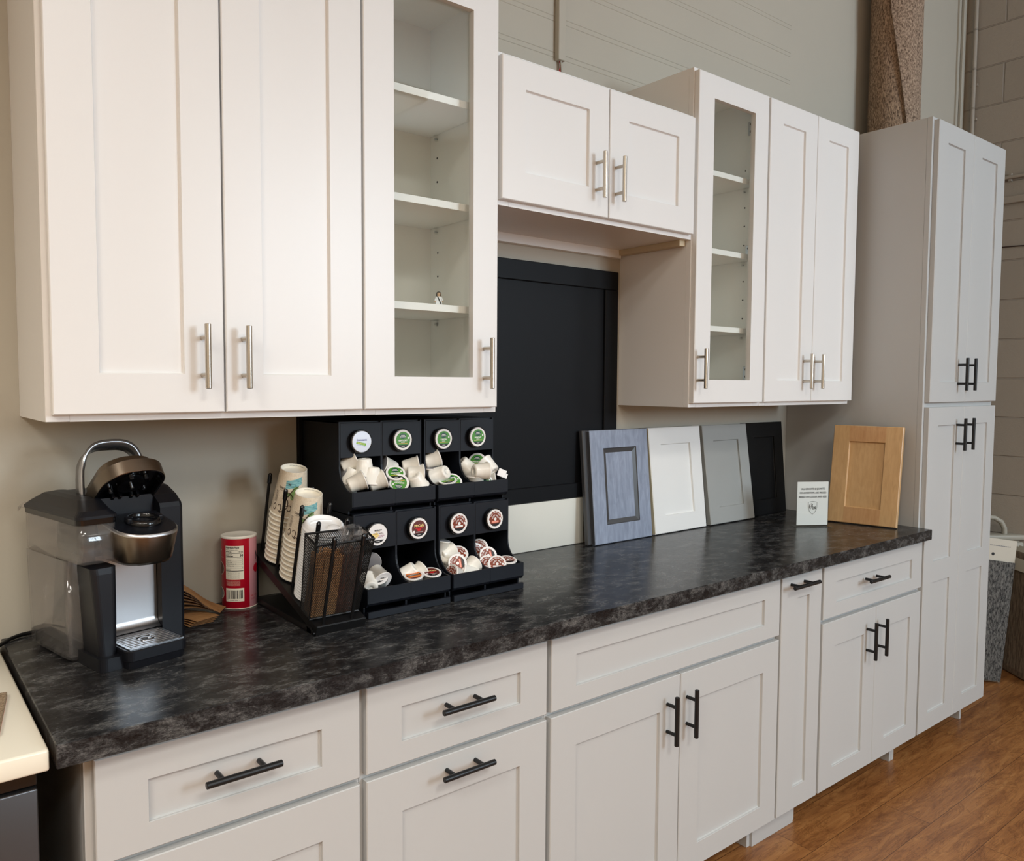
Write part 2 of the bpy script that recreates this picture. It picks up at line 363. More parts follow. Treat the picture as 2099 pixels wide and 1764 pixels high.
# conduits on the block wall
o=MB(); o.cyl((171.4,-2.5,0.02),(171.4,-2.5,149.9),.42,'block',n=14); [o.box(171.6,171.98,-3.2,-1.8,z,z+.5,'block') for z in (60,90,112,119,140)]
tag(o.build('vertical_conduit'),'painted vertical conduit pipe in the far corner beside the tall cabinet top','pipe')
o=MB(); o.cyl((171.4,-70,98.9),(171.4,-6,98.9),.4,'block',n=14); [o.box(171.2,171.98,y,y+.5,98.1,99.7,'block') for y in (-10.4,-40)]
tag(o.build('horizontal_conduit'),'painted horizontal conduit pipe running across the block wall','pipe')
o=MB(); o.tube([(171.8,y,85+.15*math.sin(y*.5)) for y in range(-60,-5,3)],.12,'brownink',n=6)
tag(o.build('thin_cable'),'thin dark cable stapled along the block wall below the ledge','cable')
# cable raceway above the short cabinet
t=thing('cable_raceway','narrow grey cable channel running down the wall above the short cabinet','cable cover',(57.6,0,96))
b=MB(); b.box(-.58,.58,-.8,-.02,.3,53.9,'wall',.06); b.build('channel',t)
b=MB(); b.tube([(.1,-.3,.4),(.25,-.3,-.3),(0,-.35,-.9),(.2,-.3,-2.5)],.14,'redprint',n=8); b.tube([(0,-.5,.4),(.05,-.55,-.5),(.3,-.5,-2.5)],.1,'offwhite',n=8); b.build('wires',t)
# ================================================================ CABINETS
UY=-12.58; UF=-11.83
def carcass(b,x0,x1,y0,y1,z0,z1,m,hollow=False,bottom_rec=.5):
    if not hollow: b.box(x0,x1,y0,y1,z0,z1,m); return
    t=.6
    b.box(x0,x0+t,y0,y1,z0,z1,m); b.box(x1-t,x1,y0,y1,z0,z1,m); b.box(x0+t,x1-t,y0,y1,z1-t,z1,'inside'); b.box(x0+t,x1-t,y0,y1,z0+.5,z0+.5+t,'inside'); b.box(x0+t,x1-t,-1.0,-.7,z0+.5+t,z1-t,'inside')
    b.box(x0+t,x0+t+.04,y0,y1-.3,z0+1.1,z1-t,'inside'); b.box(x1-t-.04,x1-t,y0,y1-.3,z0+1.1,z1-t,'inside')
def frame_ring(b,x0,x1,y0,y1,z0,z1,s,r0,r1,m):
    b.box(x0,x0+s,y0,y1,z0,z1,m,.03); b.box(x1-s,x1,y0,y1,z0,z1,m,.03); b.box(x0+s,x1-s,y0,y1,z0,z0+r0,m); b.box(x0+s,x1-s,y0,y1,z1-r1,z1,m)
ST=2.97
def upper(name,label,x0,x1,doors,z0=54.02,z1=95.05,handles=(),glass=False,dz0=None,dz1=None,hz=None):
    t=thing(name,label,'cabinet',((x0+x1)/2,-6,z0)); t.location=(0,0,0)
    dz0=dz0 or z0+.52; dz1=dz1 or z1-.42
    b=MB(); carcass(b,x0,x1,UF+.75,-.02,z0,z1,'white',glass); b.build('body',t)
    b=MB(); frame_ring(b,x0,x1,UF,UF+.75,z0,z1,1.5,1.3,1.5,'white'); b.build('face_frame',t)
    for (a,c,hx) in doors:
        b=MB(); front(b,a,c,dz0,dz1,UY,.72,[(a+ST,c-ST,dz0+2.9,dz1-2.8)],'white',glass=glass); d=b.build('door',t)
        if glass:
            g=MB(); g.box(a+ST-.2,c-ST+.2,UY+.45,UY+.57,dz0+2.7,dz1-2.6,'glass'); g.build('glass_pane',d)
        bar_handle(d,(hx,hz or z0+4.78),4.87,'nickel',yf=UY)
    return t
upper('wall_cabinet','tall white two-door wall cabinet above the coffee maker',-.35,23.92,[(0,11.78,10.15),(11.93,23.8,13.28)])
g1=upper('wall_cabinet','tall white glass-door wall cabinet above the pod drawers, with a toy figure inside',23.93,39.0,[(24.02,38.62,37.0)],glass=True)
upper('wall_cabinet','short white two-door bridge cabinet above the black boarded window',39.02,69.0,[(39.12,53.88,52.02),(54.03,68.57,55.03)],z0=74.45,z1=89.2,hz=79.12)
g2=upper('wall_cabinet','tall white glass-door wall cabinet with empty shelves, right of the black boarded window',69.03,83.9,[(69.18,83.66,69.78)],glass=True)
upper('wall_cabinet','tall white two-door wall cabinet beside the tall grey pantry',83.92,107.15,[(84.1,95.55,93.48),(95.68,107.0,96.43)])
def inner(t,x0,x1,pinx,holes,hinges=()):
    for zt in (83.9,74.15,64.35):
        b=MB(); b.box(x0+.7,x1-.7,-11.0,-1.02,zt-.68,zt,'inside',.02); b.build('shelf',t)
    b=MB()
    for y,z in holes: b.cyl((pinx+.01,y,z),(pinx-.03,y,z),.11,'dark',n=12)
    ob=b.build('peg_hole_print'); body=[c for c in t.children if c.name.startswith('body')][0]
    bb=bmesh.new(); bb.from_mesh(body.data); k=len(body.data.materials); body.data.materials.append(M['dark']); n0=len(bb.faces); bb.from_mesh(ob.data); bb.faces.ensure_lookup_table()
    for f in bb.faces[n0:]: f.material_index=k
    bb.to_mesh(body.data); bb.free(); bpy.data.objects.remove(ob)
    for zt in (83.2,73.45,63.65):
        for y in (-2.3,-9.4):
            b=MB(); b.cyl((pinx,y,zt-.45),(pinx-.28,y,zt-.45),.22,'acrylic',n=12); b.cyl((pinx,y,zt-.45),(pinx-.3,y,zt-.45),.08,'steel',n=8); b.box(pinx-.35,pinx,y-.25,y+.25,zt-.1,zt,'acrylic'); b.build('shelf_pin',t)
    for z in hinges:
        b=MB(); b.box(pinx-.16,pinx,-10.75,-9.75,z-.9,z+.9,'steel',.05); b.cyl((pinx-.2,-10.2,z+.5),(pinx-.1,-10.2,z+.5),.16,'dark',n=10); b.cyl((pinx-.2,-10.2,z-.45),(pinx-.1,-10.2,z-.45),.16,'dark',n=10); b.box(pinx-.3,pinx-.1,-11.4,-10.5,z-.35,z+.35,'steel',.04); b.build('hinge',t)
inner(g1,23.93,39.0,38.36,[(-2.3,80.8),(-2.3,78.3),(-2.4,70.8),(-2.4,68.3),(-9.4,80.8),(-9.4,78.3),(-9.4,70.8),(-9.4,68.3)],(58.4,74.6,91))
inner(g2,69.03,83.9,83.26,[(-9.4,85.6),(-9.4,80.65),(-9.4,78.2),(-9.4,75.65),(-9.4,70.8),(-9.4,68.3),(-9.4,65.8),(-2.3,80.6),(-2.3,78.2),(-2.3,70.8),(-2.3,68.3)],(91.0,74.65,58.4))
# underside rails of the short cabinet
t=[o for o in bpy.data.objects if o.get('label','').startswith('short white')][0]
b=MB(); b.box(39.7,68.3,-.9,-.05,73.4,74.44,'white'); b.box(67.9,68.95,-11,-.9,73.75,74.44,'edge'); b.build('hanging_rail',t)
# --- base run
BY=-22.83; BF=-22.08
def base(name,label,x0,x1,cat='cabinet'):
    t=thing(name,label,cat)
    b=MB()
    for xs in (x0,x1-.6): b.prism([(-.02,.02),(-19.3,.02),(-19.3,4.5),(BF+.74,4.5),(BF+.74,34.55),(-.02,34.55)],'x',xs,xs+.6,'grey')
    b.box(x0+.6,x1-.6,BF+.74,-.02,4.5,34.5,'grey'); b.build('body',t)
    b=MB(); frame_ring(b,x0,x1,BF,BF+.73,4.5,34.6,1.5,1,.9,'grey'); b.box(x0+1.5,x1-1.5,BF,BF+.73,26,28,'grey'); b.build('face_frame',t)
    return t
DT,DB,DD,KB=34.05,27.38,26.86,5.0
def drawer(t,a,c,z0,z1,hx=None,hz=None,rt=2.1,rb=1.75,L=5.1,name='drawer_front'):
    b=MB(); front(b,a,c,z0,z1,BY,.72,[(a+3.05,c-3.05,z0+rb,z1-rt)],'grey'); d=b.build(name,t)
    if hx is not None: bar_handle(d,(hx,hz),L,'black',False,yf=BY)
    return d
def bdoor(t,a,c,z0,z1,hx=None,hz=22.75,rb=2.55,rt=3.25,hor=False,ops=None,L=5.08):
    b=MB(); front(b,a,c,z0,z1,BY,.72,ops or [(a+3.1,c-3.1,z0+rb,z1-rt)],'grey'); d=b.build('door',t)
    if hx is not None: bar_handle(d,(hx,hz),L,'black',not hor,yf=BY)
    return d
t=base('base_cabinet','light grey drawer base cabinet at the left end of the run, under the coffee maker',-.45,18.12)
drawer(t,.0,17.87,DB,DT,8.75,31.02); drawer(t,.0,17.87,16.2,DD,None,None,3.25,3.1,name='drawer_front'); drawer(t,.0,17.87,5,15.7,None,None,3.25,3.1)
t=base('base_cabinet','light grey base cabinet with two horizontal black pulls, a shallow drawer over a tall front',18.14,36.7)
drawer(t,18.42,36.46,DB,DT,27.05,31.02); bdoor(t,18.42,36.46,KB,DD,27.1,25.6,hor=True)
t=base('base_cabinet','widest light grey base cabinet with a long blank false drawer over two doors',36.72,73.13)
drawer(t,36.96,72.92,DB,DT,rt=1.9); bdoor(t,36.96,54.92,KB,DD,52.9); bdoor(t,55.06,72.92,KB,DD,56.05)
t=base('base_cabinet','narrow light grey pull-out base cabinet between the two-door cabinets',73.15,82.25)
bdoor(t,73.3,82.05,KB,DT,76.6,33.1,hor=True,ops=[(76.55,79.3,7.75,31.3)],L=5.5)
b=MB(); b.box(73.2,82.2,-19.6,-19.3,.02,4.48,'grey'); b.build('toe_kick',t)
t=base('base_cabinet','light grey base cabinet with one drawer and two doors, next to the tall pantry',82.27,109.35)
drawer(t,82.6,109.35,DB,DT,94.45,31.1); bdoor(t,82.6,96.12,KB,DD,93.78); bdoor(t,96.22,109.35,KB,DD,96.8)
# --- pantry
t=thing('pantry_cabinet','tall light grey four-door pantry cabinet with black bar handles at the right end','cabinet')
PX0,PX1=109.45,134.2
b=MB()
for xs in (PX0,PX1-.7): b.prism([(-.02,.02),(-19.3,.02),(-19.3,4.5),(BF+.74,4.5),(BF+.74,95.05),(-.02,95.05)],'x',xs,xs+.7,'grey')
b.box(PX0+.7,PX1-.7,BF+.74,-.02,4.5,95.0,'grey'); b.build('body',t)
b=MB(); frame_ring(b,PX0,PX1,BF,BF+.73,4.5,95.1,1.5,1,1,'grey'); b.box(PX0+1.5,PX1-1.5,BF,BF+.73,53,55.2,'grey'); b.build('face_frame',t)
for a,c,hx in ((110.0,121.88,119.2),(121.98,133.87,122.2)):
    b=MB(); front(b,a,c,54.4,94.7,BY-.0,.72,[(a+3.0,c-3.0,57.4,91.9)],'grey'); d=b.build('door',t); bar_handle(d,(hx,58.6),4.9,'black',yf=BY)
    b=MB(); front(b,a,c,KB,53.7,BY,.72,[(a+3.0,c-3.0,7.6,27.55),(a+3.0,c-3.0,30.65,51.0)],'grey'); d=b.build('door',t); bar_handle(d,(hx+.15,49.5),4.9,'black',yf=BY)
# --- countertop
b=MB(); b.box(-2.15,109.4,-24.1,-.02,34.62,36.1,'counter',.06,1); 
tag(b.build('countertop'),'long dark speckled stone-look countertop running under everything on display','countertop')
b=MB(); b.box(-40,-2.42,-23.6,-.02,34.45,35.75,'quartz',.15,2); tag(b.build('countertop'),'cream countertop slab at the far left edge, butting the dark counter','countertop')
t=thing('dishwasher','dark stainless appliance under the cream countertop at the lower left corner','dishwasher')
b=MB(); b.box(-27,-3.2,-22.0,-.1,.05,34.2,'dark'); b.build('body',t)
b=MB(); b.box(-27,-2.95,-22.85,-22.05,4.5,33.3,'stainless',.1,2); b.build('door',t)
b=MB(); b.box(-27,-2.95,-22.6,-22.05,33.4,34.3,'plasticgloss',.05); b.build('control_panel',t)
b=MB(); b.T=Matrix.Translation((-6.2,-16.6,35.77))@Matrix.Rotation(-10*D2R,4,'Z'); b.box(-2.6,2.3,-3.1,4,0,.3,'swatch',.05); b.box(-2.6,2.3,-3.1,4,-.01,.04,'pinkprint')
tag(b.build('carpet_swatch'),'small tan carpet swatch lying on the cream countertop','carpet sample')
# ================================================================ COFFEE MAKER
Zc=36.11
def rrect(x0,x1,y0,y1,r,n=5,rs=None):
    rs=rs or (r,r,r,r); out=[]
    for (cx,cy,a,rr) in ((x1-rs[0],y0+rs[0],-90,rs[0]),(x1-rs[1],y1-rs[1],0,rs[1]),(x0+rs[2],y1-rs[2],90,rs[2]),(x0+rs[3],y0+rs[3],180,rs[3])):
        for i in range(n+1):
            t=(a+90*i/n)*D2R; out.append((cx+rr*math.cos(t),cy+rr*math.sin(t)))
    return out
def slab(b,levels,m,smooth=False,caps=(True,True)):
    b.loft([[(x,y,z) for x,y in poly] for z,poly in levels],m,caps[0],caps[1],True,smooth)
cm=thing('coffee_maker','black and silver single-cup coffee maker with raised lid and clear side water tank','coffee maker',(6.1,-13.7,Zc),11.5*D2R)
b=MB(); slab(b,[(0,rrect(-3.6,2.75,.9,12.3,.5)),(.95,rrect(-3.6,2.75,.9,12.3,.5))],'machine'); b.build('base',cm)
# drip tray
b=MB(); slab(b,[(.0,rrect(-2.0,2.3,.15,4.2,.5)),(.55,rrect(-2.05,2.4,.05,4.2,.5)),(.6,rrect(-2.1,2.45,-.02,4.2,.5)),(1.3,rrect(-2.12,2.47,-.05,4.2,.5)),(1.38,rrect(-2.05,2.4,.03,4.15,.45))],'machine'); dt=b.build('drip_tray',cm)
b=MB()
gx0,gx1,gy0,gy1=-1.85,2.2,.2,3.95
slab(b,[(1.36,rrect(gx0,gx1,gy0,gy1,.3)),(1.39,rrect(gx0,gx1,gy0,gy1,.3))],'dark')
n=9
for i in range(n):
    y=gy0+.3+(gy1-gy0-.6)*i/(n-1)
    segs=[(gx0+.2,gx1-.2)] if not 3<=i<=5 else [(gx0+.2,-.35),(.7,gx1-.2)]
    for a,c in segs: b.box(a,c,y-.13,y+.13,1.39,1.46,'silver',.03)
b.box(gx0,gx0+.2,gy0+.1,gy1-.1,1.39,1.45,'silver'); b.box(gx1-.2,gx1,gy0+.1,gy1-.1,1.39,1.45,'silver'); b.box(gx0,gx1,gy0,gy0+.2,1.39,1.45,'silver'); b.box(gx0,gx1,gy1-.2,gy1,1.39,1.45,'silver')
b.T=Matrix.Translation((.17,2.07,1.39)); b.lathe([(.2,0),(.2,.02),(.48,.08),(.52,0)],'silver',24)
b.build('drip_grate',dt)
# side bodies
b=MB()
def dome(x0,x1):
    pr=[(4.15,.05),(4.15,10.85),(4.3,11.2),(5.2,11.75),(6.6,12.35),(8.5,12.6),(12.3,12.3),(12.3,.05)]
    pr2=[(p[0]+ (.12 if p[0]<5 else 0),p[1]-.06) for p in pr]
    b.loft([[(x0,)+p for p in pr],[(x1-.25,)+p for p in pr],[(x1,)+p for p in pr2]],'machine',True,True,True,False)
dome(2.55,4.42); b.build('right_column',cm)
b=MB(); slab(b,[(.0,rrect(-3.3,-2.15,1.5,4.6,.35)),(3.6,rrect(-3.5,-2.0,1.6,4.6,.4)),(6.9,rrect(-3.7,-1.9,1.75,4.6,.45)),(7.35,rrect(-3.72,-1.88,1.8,4.6,.45))],'machine'); b.build('left_column',cm)
# rear housing + back plate
b=MB(); slab(b,[(.9,rrect(-2.6,2.6,5.1,12.3,.2)),(11.9,rrect(-1.75,2.6,5.1,12.3,.2))],'machine'); b.build('housing',cm)
b=MB(); pr=[]; 
for i in range(7): a=i/6*math.pi/2; pr.append((4.2+.75*math.sin(a)**1,1.45+.75*(1-math.cos(a))))
pr+= [(4.95,7.6)]
b.loft([[(x,)+p for p in pr] for x in (-2.1,2.52)],'steel',False,False,False,True); b.build('back_plate',cm)
# water tank
tk=link('water_tank',None,cm)
def tankwall(b,levels,m):
    slab(b,levels,m,True,(True,False))
b=MB()
up=lambda o:rrect(-4.42+o,-1.72-o,2.0+o,12.1-o,.55)
lo=lambda o,s=0:rrect(-4.42+o+s,-2.75-o,4.6+o,12.1-o,.45)
slab(b,[(7.65,up(.25)),(7.8,up(.02)),(10.9,up(0)),(10.9,up(.1)),(7.9,up(.12))],'tank',True,(True,True))
slab(b,[(.1,lo(.3,.15)),(.3,lo(.05,.12)),(7.66,lo(0)),(7.66,lo(.1)),(.4,lo(.15,.12))],'tank',True,(True,True))
tko=b.build('water_tank',cm); bpy.data.objects.remove(tk)
b=MB()
slab(b,[(10.55,up(-.04)),(10.95,up(-.06)),(11.0,up(-.06))],'plasticgloss',False,(False,False))
slab(b,[(10.95,up(-.1)),(11.15,up(-.1)),(11.5,up(.25)),(12.0,rrect(-3.3,-1.74,4.4,11.6,.5)),(12.12,rrect(-2.7,-1.76,5.2,11.2,.5))],'machine',False)
tl=b.build('tank_lid',tko)
b=MB(); b.tube([(-4.0,12.0,10.9),(-4.3,12.6,11.05),(-4.4,13.0,10.85),(-4.4,13.1,10.6)],.28,'tank',n=8,ry=.06); b.build('lid_tab',tko)
b=MB(); b.tube([(-3.9,5.2,.6),(-3.95,5.2,6.6),(-3.8,5.3,7.4),(-3.4,5.6,7.9),(-2.9,6.0,8.0)],.14,'tank',n=8); b.cyl((-3.6,6.6,.5),(-3.6,6.6,1.1),.3,'dark',n=12); b.cyl((-4.0,10.8,.5),(-4.0,10.8,1.2),.28,'dark',n=12); b.box(-3.75,-3.3,6.2,7.0,.75,.95,'dark'); b.build('tank_valve',tko)
# brew head
b=MB()
def head(o,s=1,yb=4.6): # rounded front outline
    hw=2.35*s-o; pts=[]
    for i in range(17):
        a=(180+180*i/16)*D2R; pts.append((.2+hw*math.copysign(abs(math.cos(a))**.8,math.cos(a)),2.0+ (2.2*s-o)*math.sin(a)))
    return pts+[(.2+hw,yb),(.2-hw,yb)]
def tilt(poly,z0,k): return [(x,y,z0+k*y) for x,y in poly]
b.loft([tilt(head(.55,.86),7.45,0),tilt(head(.35,.88),7.35,0.0),tilt(head(.2,.9),7.6,.02),tilt(head(.02,1),9.45,.2)],'bronze',True,False,True,True)
b.loft([tilt(head(.02,1),9.45,.2),tilt(head(0,1),9.55,.2),tilt(head(.12,1),9.68,.2)],'steel',False,False,True,True)
b.loft([tilt(head(.12,1),9.68,.2),tilt(head(.35,1),9.72,.2)],'machine',False,True,True,False)
b.build('brew_head',cm)
b=MB(); b.T=Matrix.Translation((.35,2.35,10.2))@Matrix.Rotation(11*D2R,4,'X')
b.lathe([(1.22,-.05),(1.25,.06),(1.2,.25),(1.12,.42),(.98,.44),(.92,.4),(.9,0),(.85,-.6),(.6,-.9),(0,-.9)],'plasticgloss',32)
for s in (-1,1): b.box(s*1.18-.17,s*1.18+.17,-.35,.3,.1,.52,'machine',.06,2)
b.build('pod_holder',cm)
# raised lid: hinged at rear
lidT=Matrix.Translation((.2,5.6,11.35))@Matrix.Rotation(-37*D2R,4,'X')
b=MB(); b.T=lidT
def lidp(o,L=4.7):
    hw=2.38-o; pts=[]
    for i in range(17):
        a=(180+180*i/16)*D2R; pts.append((hw*math.copysign(abs(math.cos(a))**.85,math.cos(a)),-(L-2.2)+(2.2-o)*math.sin(a)))
    return pts+[(hw,.4),(-hw,.4)]
def lv(z,o,L=4.7): return [(x,y,z) for x,y in lidp(o,L)]
for q in ([lv(0,.05),lv(.04,0)],[lv(.04,0),lv(1.05,0)],[lv(1.05,0),lv(1.12,.08)],[lv(1.12,.3,4.5),lv(1.85,.42,4.3)]): b.loft(q,'bronze',False,False,True,True)
b.loft([lv(1.12,.08),lv(1.12,.3)],'bronze',False,False,True,False); b.loft([lv(1.85,.42,4.3),lv(1.95,.6,4.2)],'bronze',False,True,True,False)
ld=b.build('lid',cm)
b=MB(); b.T=lidT
b.loft([lv(0,.05),lv(.02,.2),lv(.55,.35)],'plasticgloss',False,True,True,False)
b.cyl((0,-2.3,.5),(0,-2.3,.15),1.0,'plasticgloss',n=24); b.cyl((0,-2.3,.2),(0,-2.3,-.12),.13,'steel',n=8)
for x in (-.9,-.35,.5,1.0): b.box(x-.12,x+.12,-1.0,-.5,.0,.5,'plasticgloss',.03)
b.cyl((-1.6,-.35,.1),(1.5,-.35,.1),.07,'steel',n=8)
for x,y in ((-.3,-3.3),(.9,-3.1),(1.3,-1.5),(-1.2,-1.4)): b.cyl((x,y,.5),(x,y,.2),.14,'steel',n=10)
b.build('piercing_unit',ld)
# silver handle
b=MB(); pts=[]
hw=2.35
for i in range(25):
    a=math.pi*i/24; x=-math.cos(a); pts.append((.28+hw*math.copysign(abs(x)**.62,x),7.4+.25*math.sin(a),12.7+3.05*math.sin(a)**.75))
pts=[(.28-hw+.02,7.3,10.9),(.28-hw-.0,7.35,12.0)]+pts+[(.28+hw,7.35,12.0),(.28+hw-.02,7.3,11.2)]
rings=[]
for k,p in enumerate(pts):
    p=Vector(p); a=Vector(pts[max(0,k-1)]); c=Vector(pts[min(len(pts)-1,k+1)]); d=(c-a).normalized(); u=Vector((0,-.8,.6*max(0,1-2*abs(k-(len(pts)-1)/2)/(len(pts)-1))**.5)).normalized(); w=d.cross(u).normalized()
    wd=.62 if 4<k<len(pts)-5 else .5
    rings.append([tuple(p+u*wd*cx+w*.17*cy) for cx,cy in ((-1,-.8),(-.9,.9),(0,1.1),(.9,.9),(1,-.8),(0,-.5))])
b.loft(rings,'silver',True,True,True,True); b.build('handle',cm)
b=MB(); b.T=Matrix.Identity(4)
tag_pts=[(3.6,-1.3,36.6),(1.6,-.55,36.35),(-.4,-.4,36.3),(-1.6,-1.1,36.28),(-2.6,-2.4,36.2),(-4.2,-4.4,35.95),(-7,-6,35.93)]
def smooth_pts(p,n=6):
    p=[Vector(q) for q in p]; o=[]
    for i in range(len(p)-1):
        a,b_,c,d=p[max(0,i-1)],p[i],p[i+1],p[min(len(p)-1,i+2)]
        for k in range(n):
            t=k/n; o.append(.5*((2*b_)+(c-a)*t+(2*a-5*b_+4*c-d)*t*t+(3*b_-a-3*c+d)*t**3))
    return o+[p[-1]]
b.tube(smooth_pts(tag_pts),.16,'black',n=8)
tag(b.build('power_cord'),'black power cord leaving the coffee maker over the left end of the counter','cord')
# ================================================================ KRAFT SLEEVES
def sleeve_mesh():
    b=MB(); n=18
    def pt(u,v,z):
        a=(u-.5)*.62; r=6.3+v*2.3; bow=.30*(1-(2*u-1)**2)
        return (r*math.sin(a),r*math.cos(a)-7.4,z+bow*.9)
    for zz,m_ in ((0,'kraft'),(.05,'kraft')):
        pass
    top=[[pt(i/n,j/4,.06) for i in range(n+1)] for j in range(5)]; bot=[[pt(i/n,j/4,0) for i in range(n+1)] for j in range(5)]
    for g,f in ((top,1),(bot,-1)):
        vs=[p for r in g for p in r]; b.add(vs,[(j*(n+1)+i,j*(n+1)+i+1,(j+1)*(n+1)+i+1,(j+1)*(n+1)+i) for j in range(4) for i in range(n)],'kraft',True)
    for j in (0,4):
        b.add([p for r in (bot[j],top[j]) for p in r],[(i,i+1,n+2+i,n+1+i) for i in range(n)],'kraftedge',False)
    for i in (0,n): 
        b.add([r[i] for r in bot]+[r[i] for r in top],[(j,j+1,j+6,j+5) for j in range(4)],'kraftedge',False)
    return b.build('cup_sleeve')
s0=sleeve_mesh(); me=s0.data; bpy.data.objects.remove(s0)
ordn=['lowest','second from the bottom','third from the bottom','topmost']
for i in range(4):
    o=link('cup_sleeve',me,None,(11.0+.08*i,-3.9-.05*i,Zc+.02+.13*i),(0,0,(-62+3*i)*D2R))
    o.scale=(1,1,.35); tag(o,'kraft cup sleeve in the flat pile by the coffee maker, %s'%ordn[i],'cup sleeve','flat pile of kraft cup sleeves')
ordf=['bottom','second','third','fourth','fifth','sixth and top']
for i in range(6):
    tl=9+5.5*i; o=bpy.data.objects.new('cup_sleeve',me); C.objects.link(o); T_=Matrix.Translation((14.3-.24*i,-4.2+.05*i,Zc+.42+.08*i))@Matrix.Rotation(-14*D2R,4,'Z')@Matrix.Rotation(tl*D2R,4,'Y')@Matrix.Translation((-2.35,.2,0)); o.matrix_world=Matrix.Translation(T_.translation*I)@T_.to_3x3().to_4x4()
    tag(o,'kraft cup sleeve in the fan by the red canister, %s of the fan'%ordf[i],'cup sleeve','fanned kraft cup sleeves')
# ================================================================ CANISTER
cc=(16.55,-1.98); R_=1.56; Hc=6.62
t=thing('creamer_canister','red cardboard creamer canister with white lid and nutrition label, against the wall','canister',(cc[0],cc[1],Zc),-110*D2R)
b=MB(); ph0=34*D2R; ph1=150*D2R
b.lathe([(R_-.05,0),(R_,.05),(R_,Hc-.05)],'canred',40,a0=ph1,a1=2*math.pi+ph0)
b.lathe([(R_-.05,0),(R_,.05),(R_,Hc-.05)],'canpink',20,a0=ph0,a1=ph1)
b.lathe([(R_-.05,0),(0,.02)],'cream',40); b.lathe([(R_-.06,-.0),(R_+.015,.0),(R_+.015,.08),(R_,.09)],'cream',40)
def cf(off=.012): return lambda u,v:((R_+off)*math.cos(u),(R_+off)*math.sin(u),v)
def patch(u0,u1,v0,v1,m,off=.01): grid_patch(b,u0*D2R,u1*D2R,v0,v1,max(2,int(abs(u1-u0)/4)),1,cf(off),m)
P0,P1=-47,15; zt,zb=5.85,2.75
patch(P0,P1,zb,zt,'cream')
def ctext(body,size,deg,z,m='ink',align='LEFT',off=.02,bold=0,sx=1):
    put_text(b,body,size,lambda x,y:cf(off)(deg*D2R+x/R_,z+y),m,align=align,bold=bold,sx=sx)
ctext('Nutrition Facts',.23,P0+2,5.7,bold=.008,sx=.88); ctext('About 71 servings per container',.1,P0+2,5.49,sx=.9); ctext('Serving size',.12,P0+2,5.32,bold=.004); ctext('1 tsp (2g)',.12,P1-2,5.32,align='RIGHT',bold=.004)
patch(P0+1.5,P1-1.5,5.17,5.22,'ink',.015); ctext('Amount per serving',.08,P0+2,5.09,bold=.002); ctext('Calories',.21,P0+2,4.93,bold=.006); ctext('30',.29,P1-2,4.97,align='RIGHT',bold=.01)
patch(P0+1.5,P1-1.5,4.79,4.815,'ink',.015); ctext('% Daily Value*',.09,P1-2,4.7,align='RIGHT')
for i,(s,q) in enumerate((('Total Fat 1g','2%'),('Sodium 15mg','0%'),('Total Carbohydrate 4g','1%'),('   Total Sugars 3g',''),('','5%'),('Protein 0g',''))):
    z=4.55-.175*i; ctext(s or ' ',.105,P0+2,z,bold=.002); ctext(q or ' ',.1,P1-2,z,align='RIGHT'); patch(P0+1.5,P1-1.5,z-.09,z-.078,'ink',.015)
patch(P0+1.5,P1-1.5,3.52,3.57,'ink',.015)
for i in range(7): ctext('* The % Daily Value tells you how much a nutrient',.066,P0+2,3.44-.095*i,sx=.93)
for i in range(5): ctext('DISTRIBUTED BY  KEEP IN A COOL DRY PLACE',.075,P0+2,2.62-.1*i,'cream',sx=.82)
patch(P0,P1,.72,1.95,'cream')
x=P0+6; random.seed(3)
while x<P1-6:
    wd=random.choice((.7,1.1,1.8,2.4)); patch(x,x+wd,.98 if x>P0+8 else .9,1.78,'ink',.016); x+=wd+random.choice((.8,1.2,1.9))
ctext('0  50000 34362  7',.12,(P0+P1)/2,.83,align='CENTER')
ctext('N',1.15,61,4.75,align='LEFT',bold=.02,sx=.75); ctext('NET WT',.2,38,1.1,'redprint'); ctext('15 OZ',.2,38,.8,'redprint')
for (u,z,r,m_) in ((-78,3.7,.62,'cream'),(-77,3.7,.55,'maroon'),(-77,1.4,.55,'cream'),(-78,1.4,.48,'greyprint'),(67,3.6,.42,'canred')):
    uu=u*D2R; off=.012 if m_=='cream' else .02
    pts=[cf(off)(uu+r*math.cos(a)/R_,z+r*math.sin(a)) for a in [2*math.pi*i/20 for i in range(20)]]
    b.add([cf(off+.004)(uu,z)]+pts,[(0,1+i,1+(i+1)%20) for i in range(20)],m_,False)
ctext('e',.5,-79,5.4,'cream'); ctext('natural and',.12,-78,4.75,'cream')
b.build('can_body',t)
b=MB(); b.lathe([(R_+.03,Hc-.14),(R_+.05,Hc-.02),(R_+.02,Hc+.06),(R_-.12,Hc+.09),(R_-.22,Hc+.02),(0,Hc+.02)],'lidcream',40); b.build('can_lid',t)
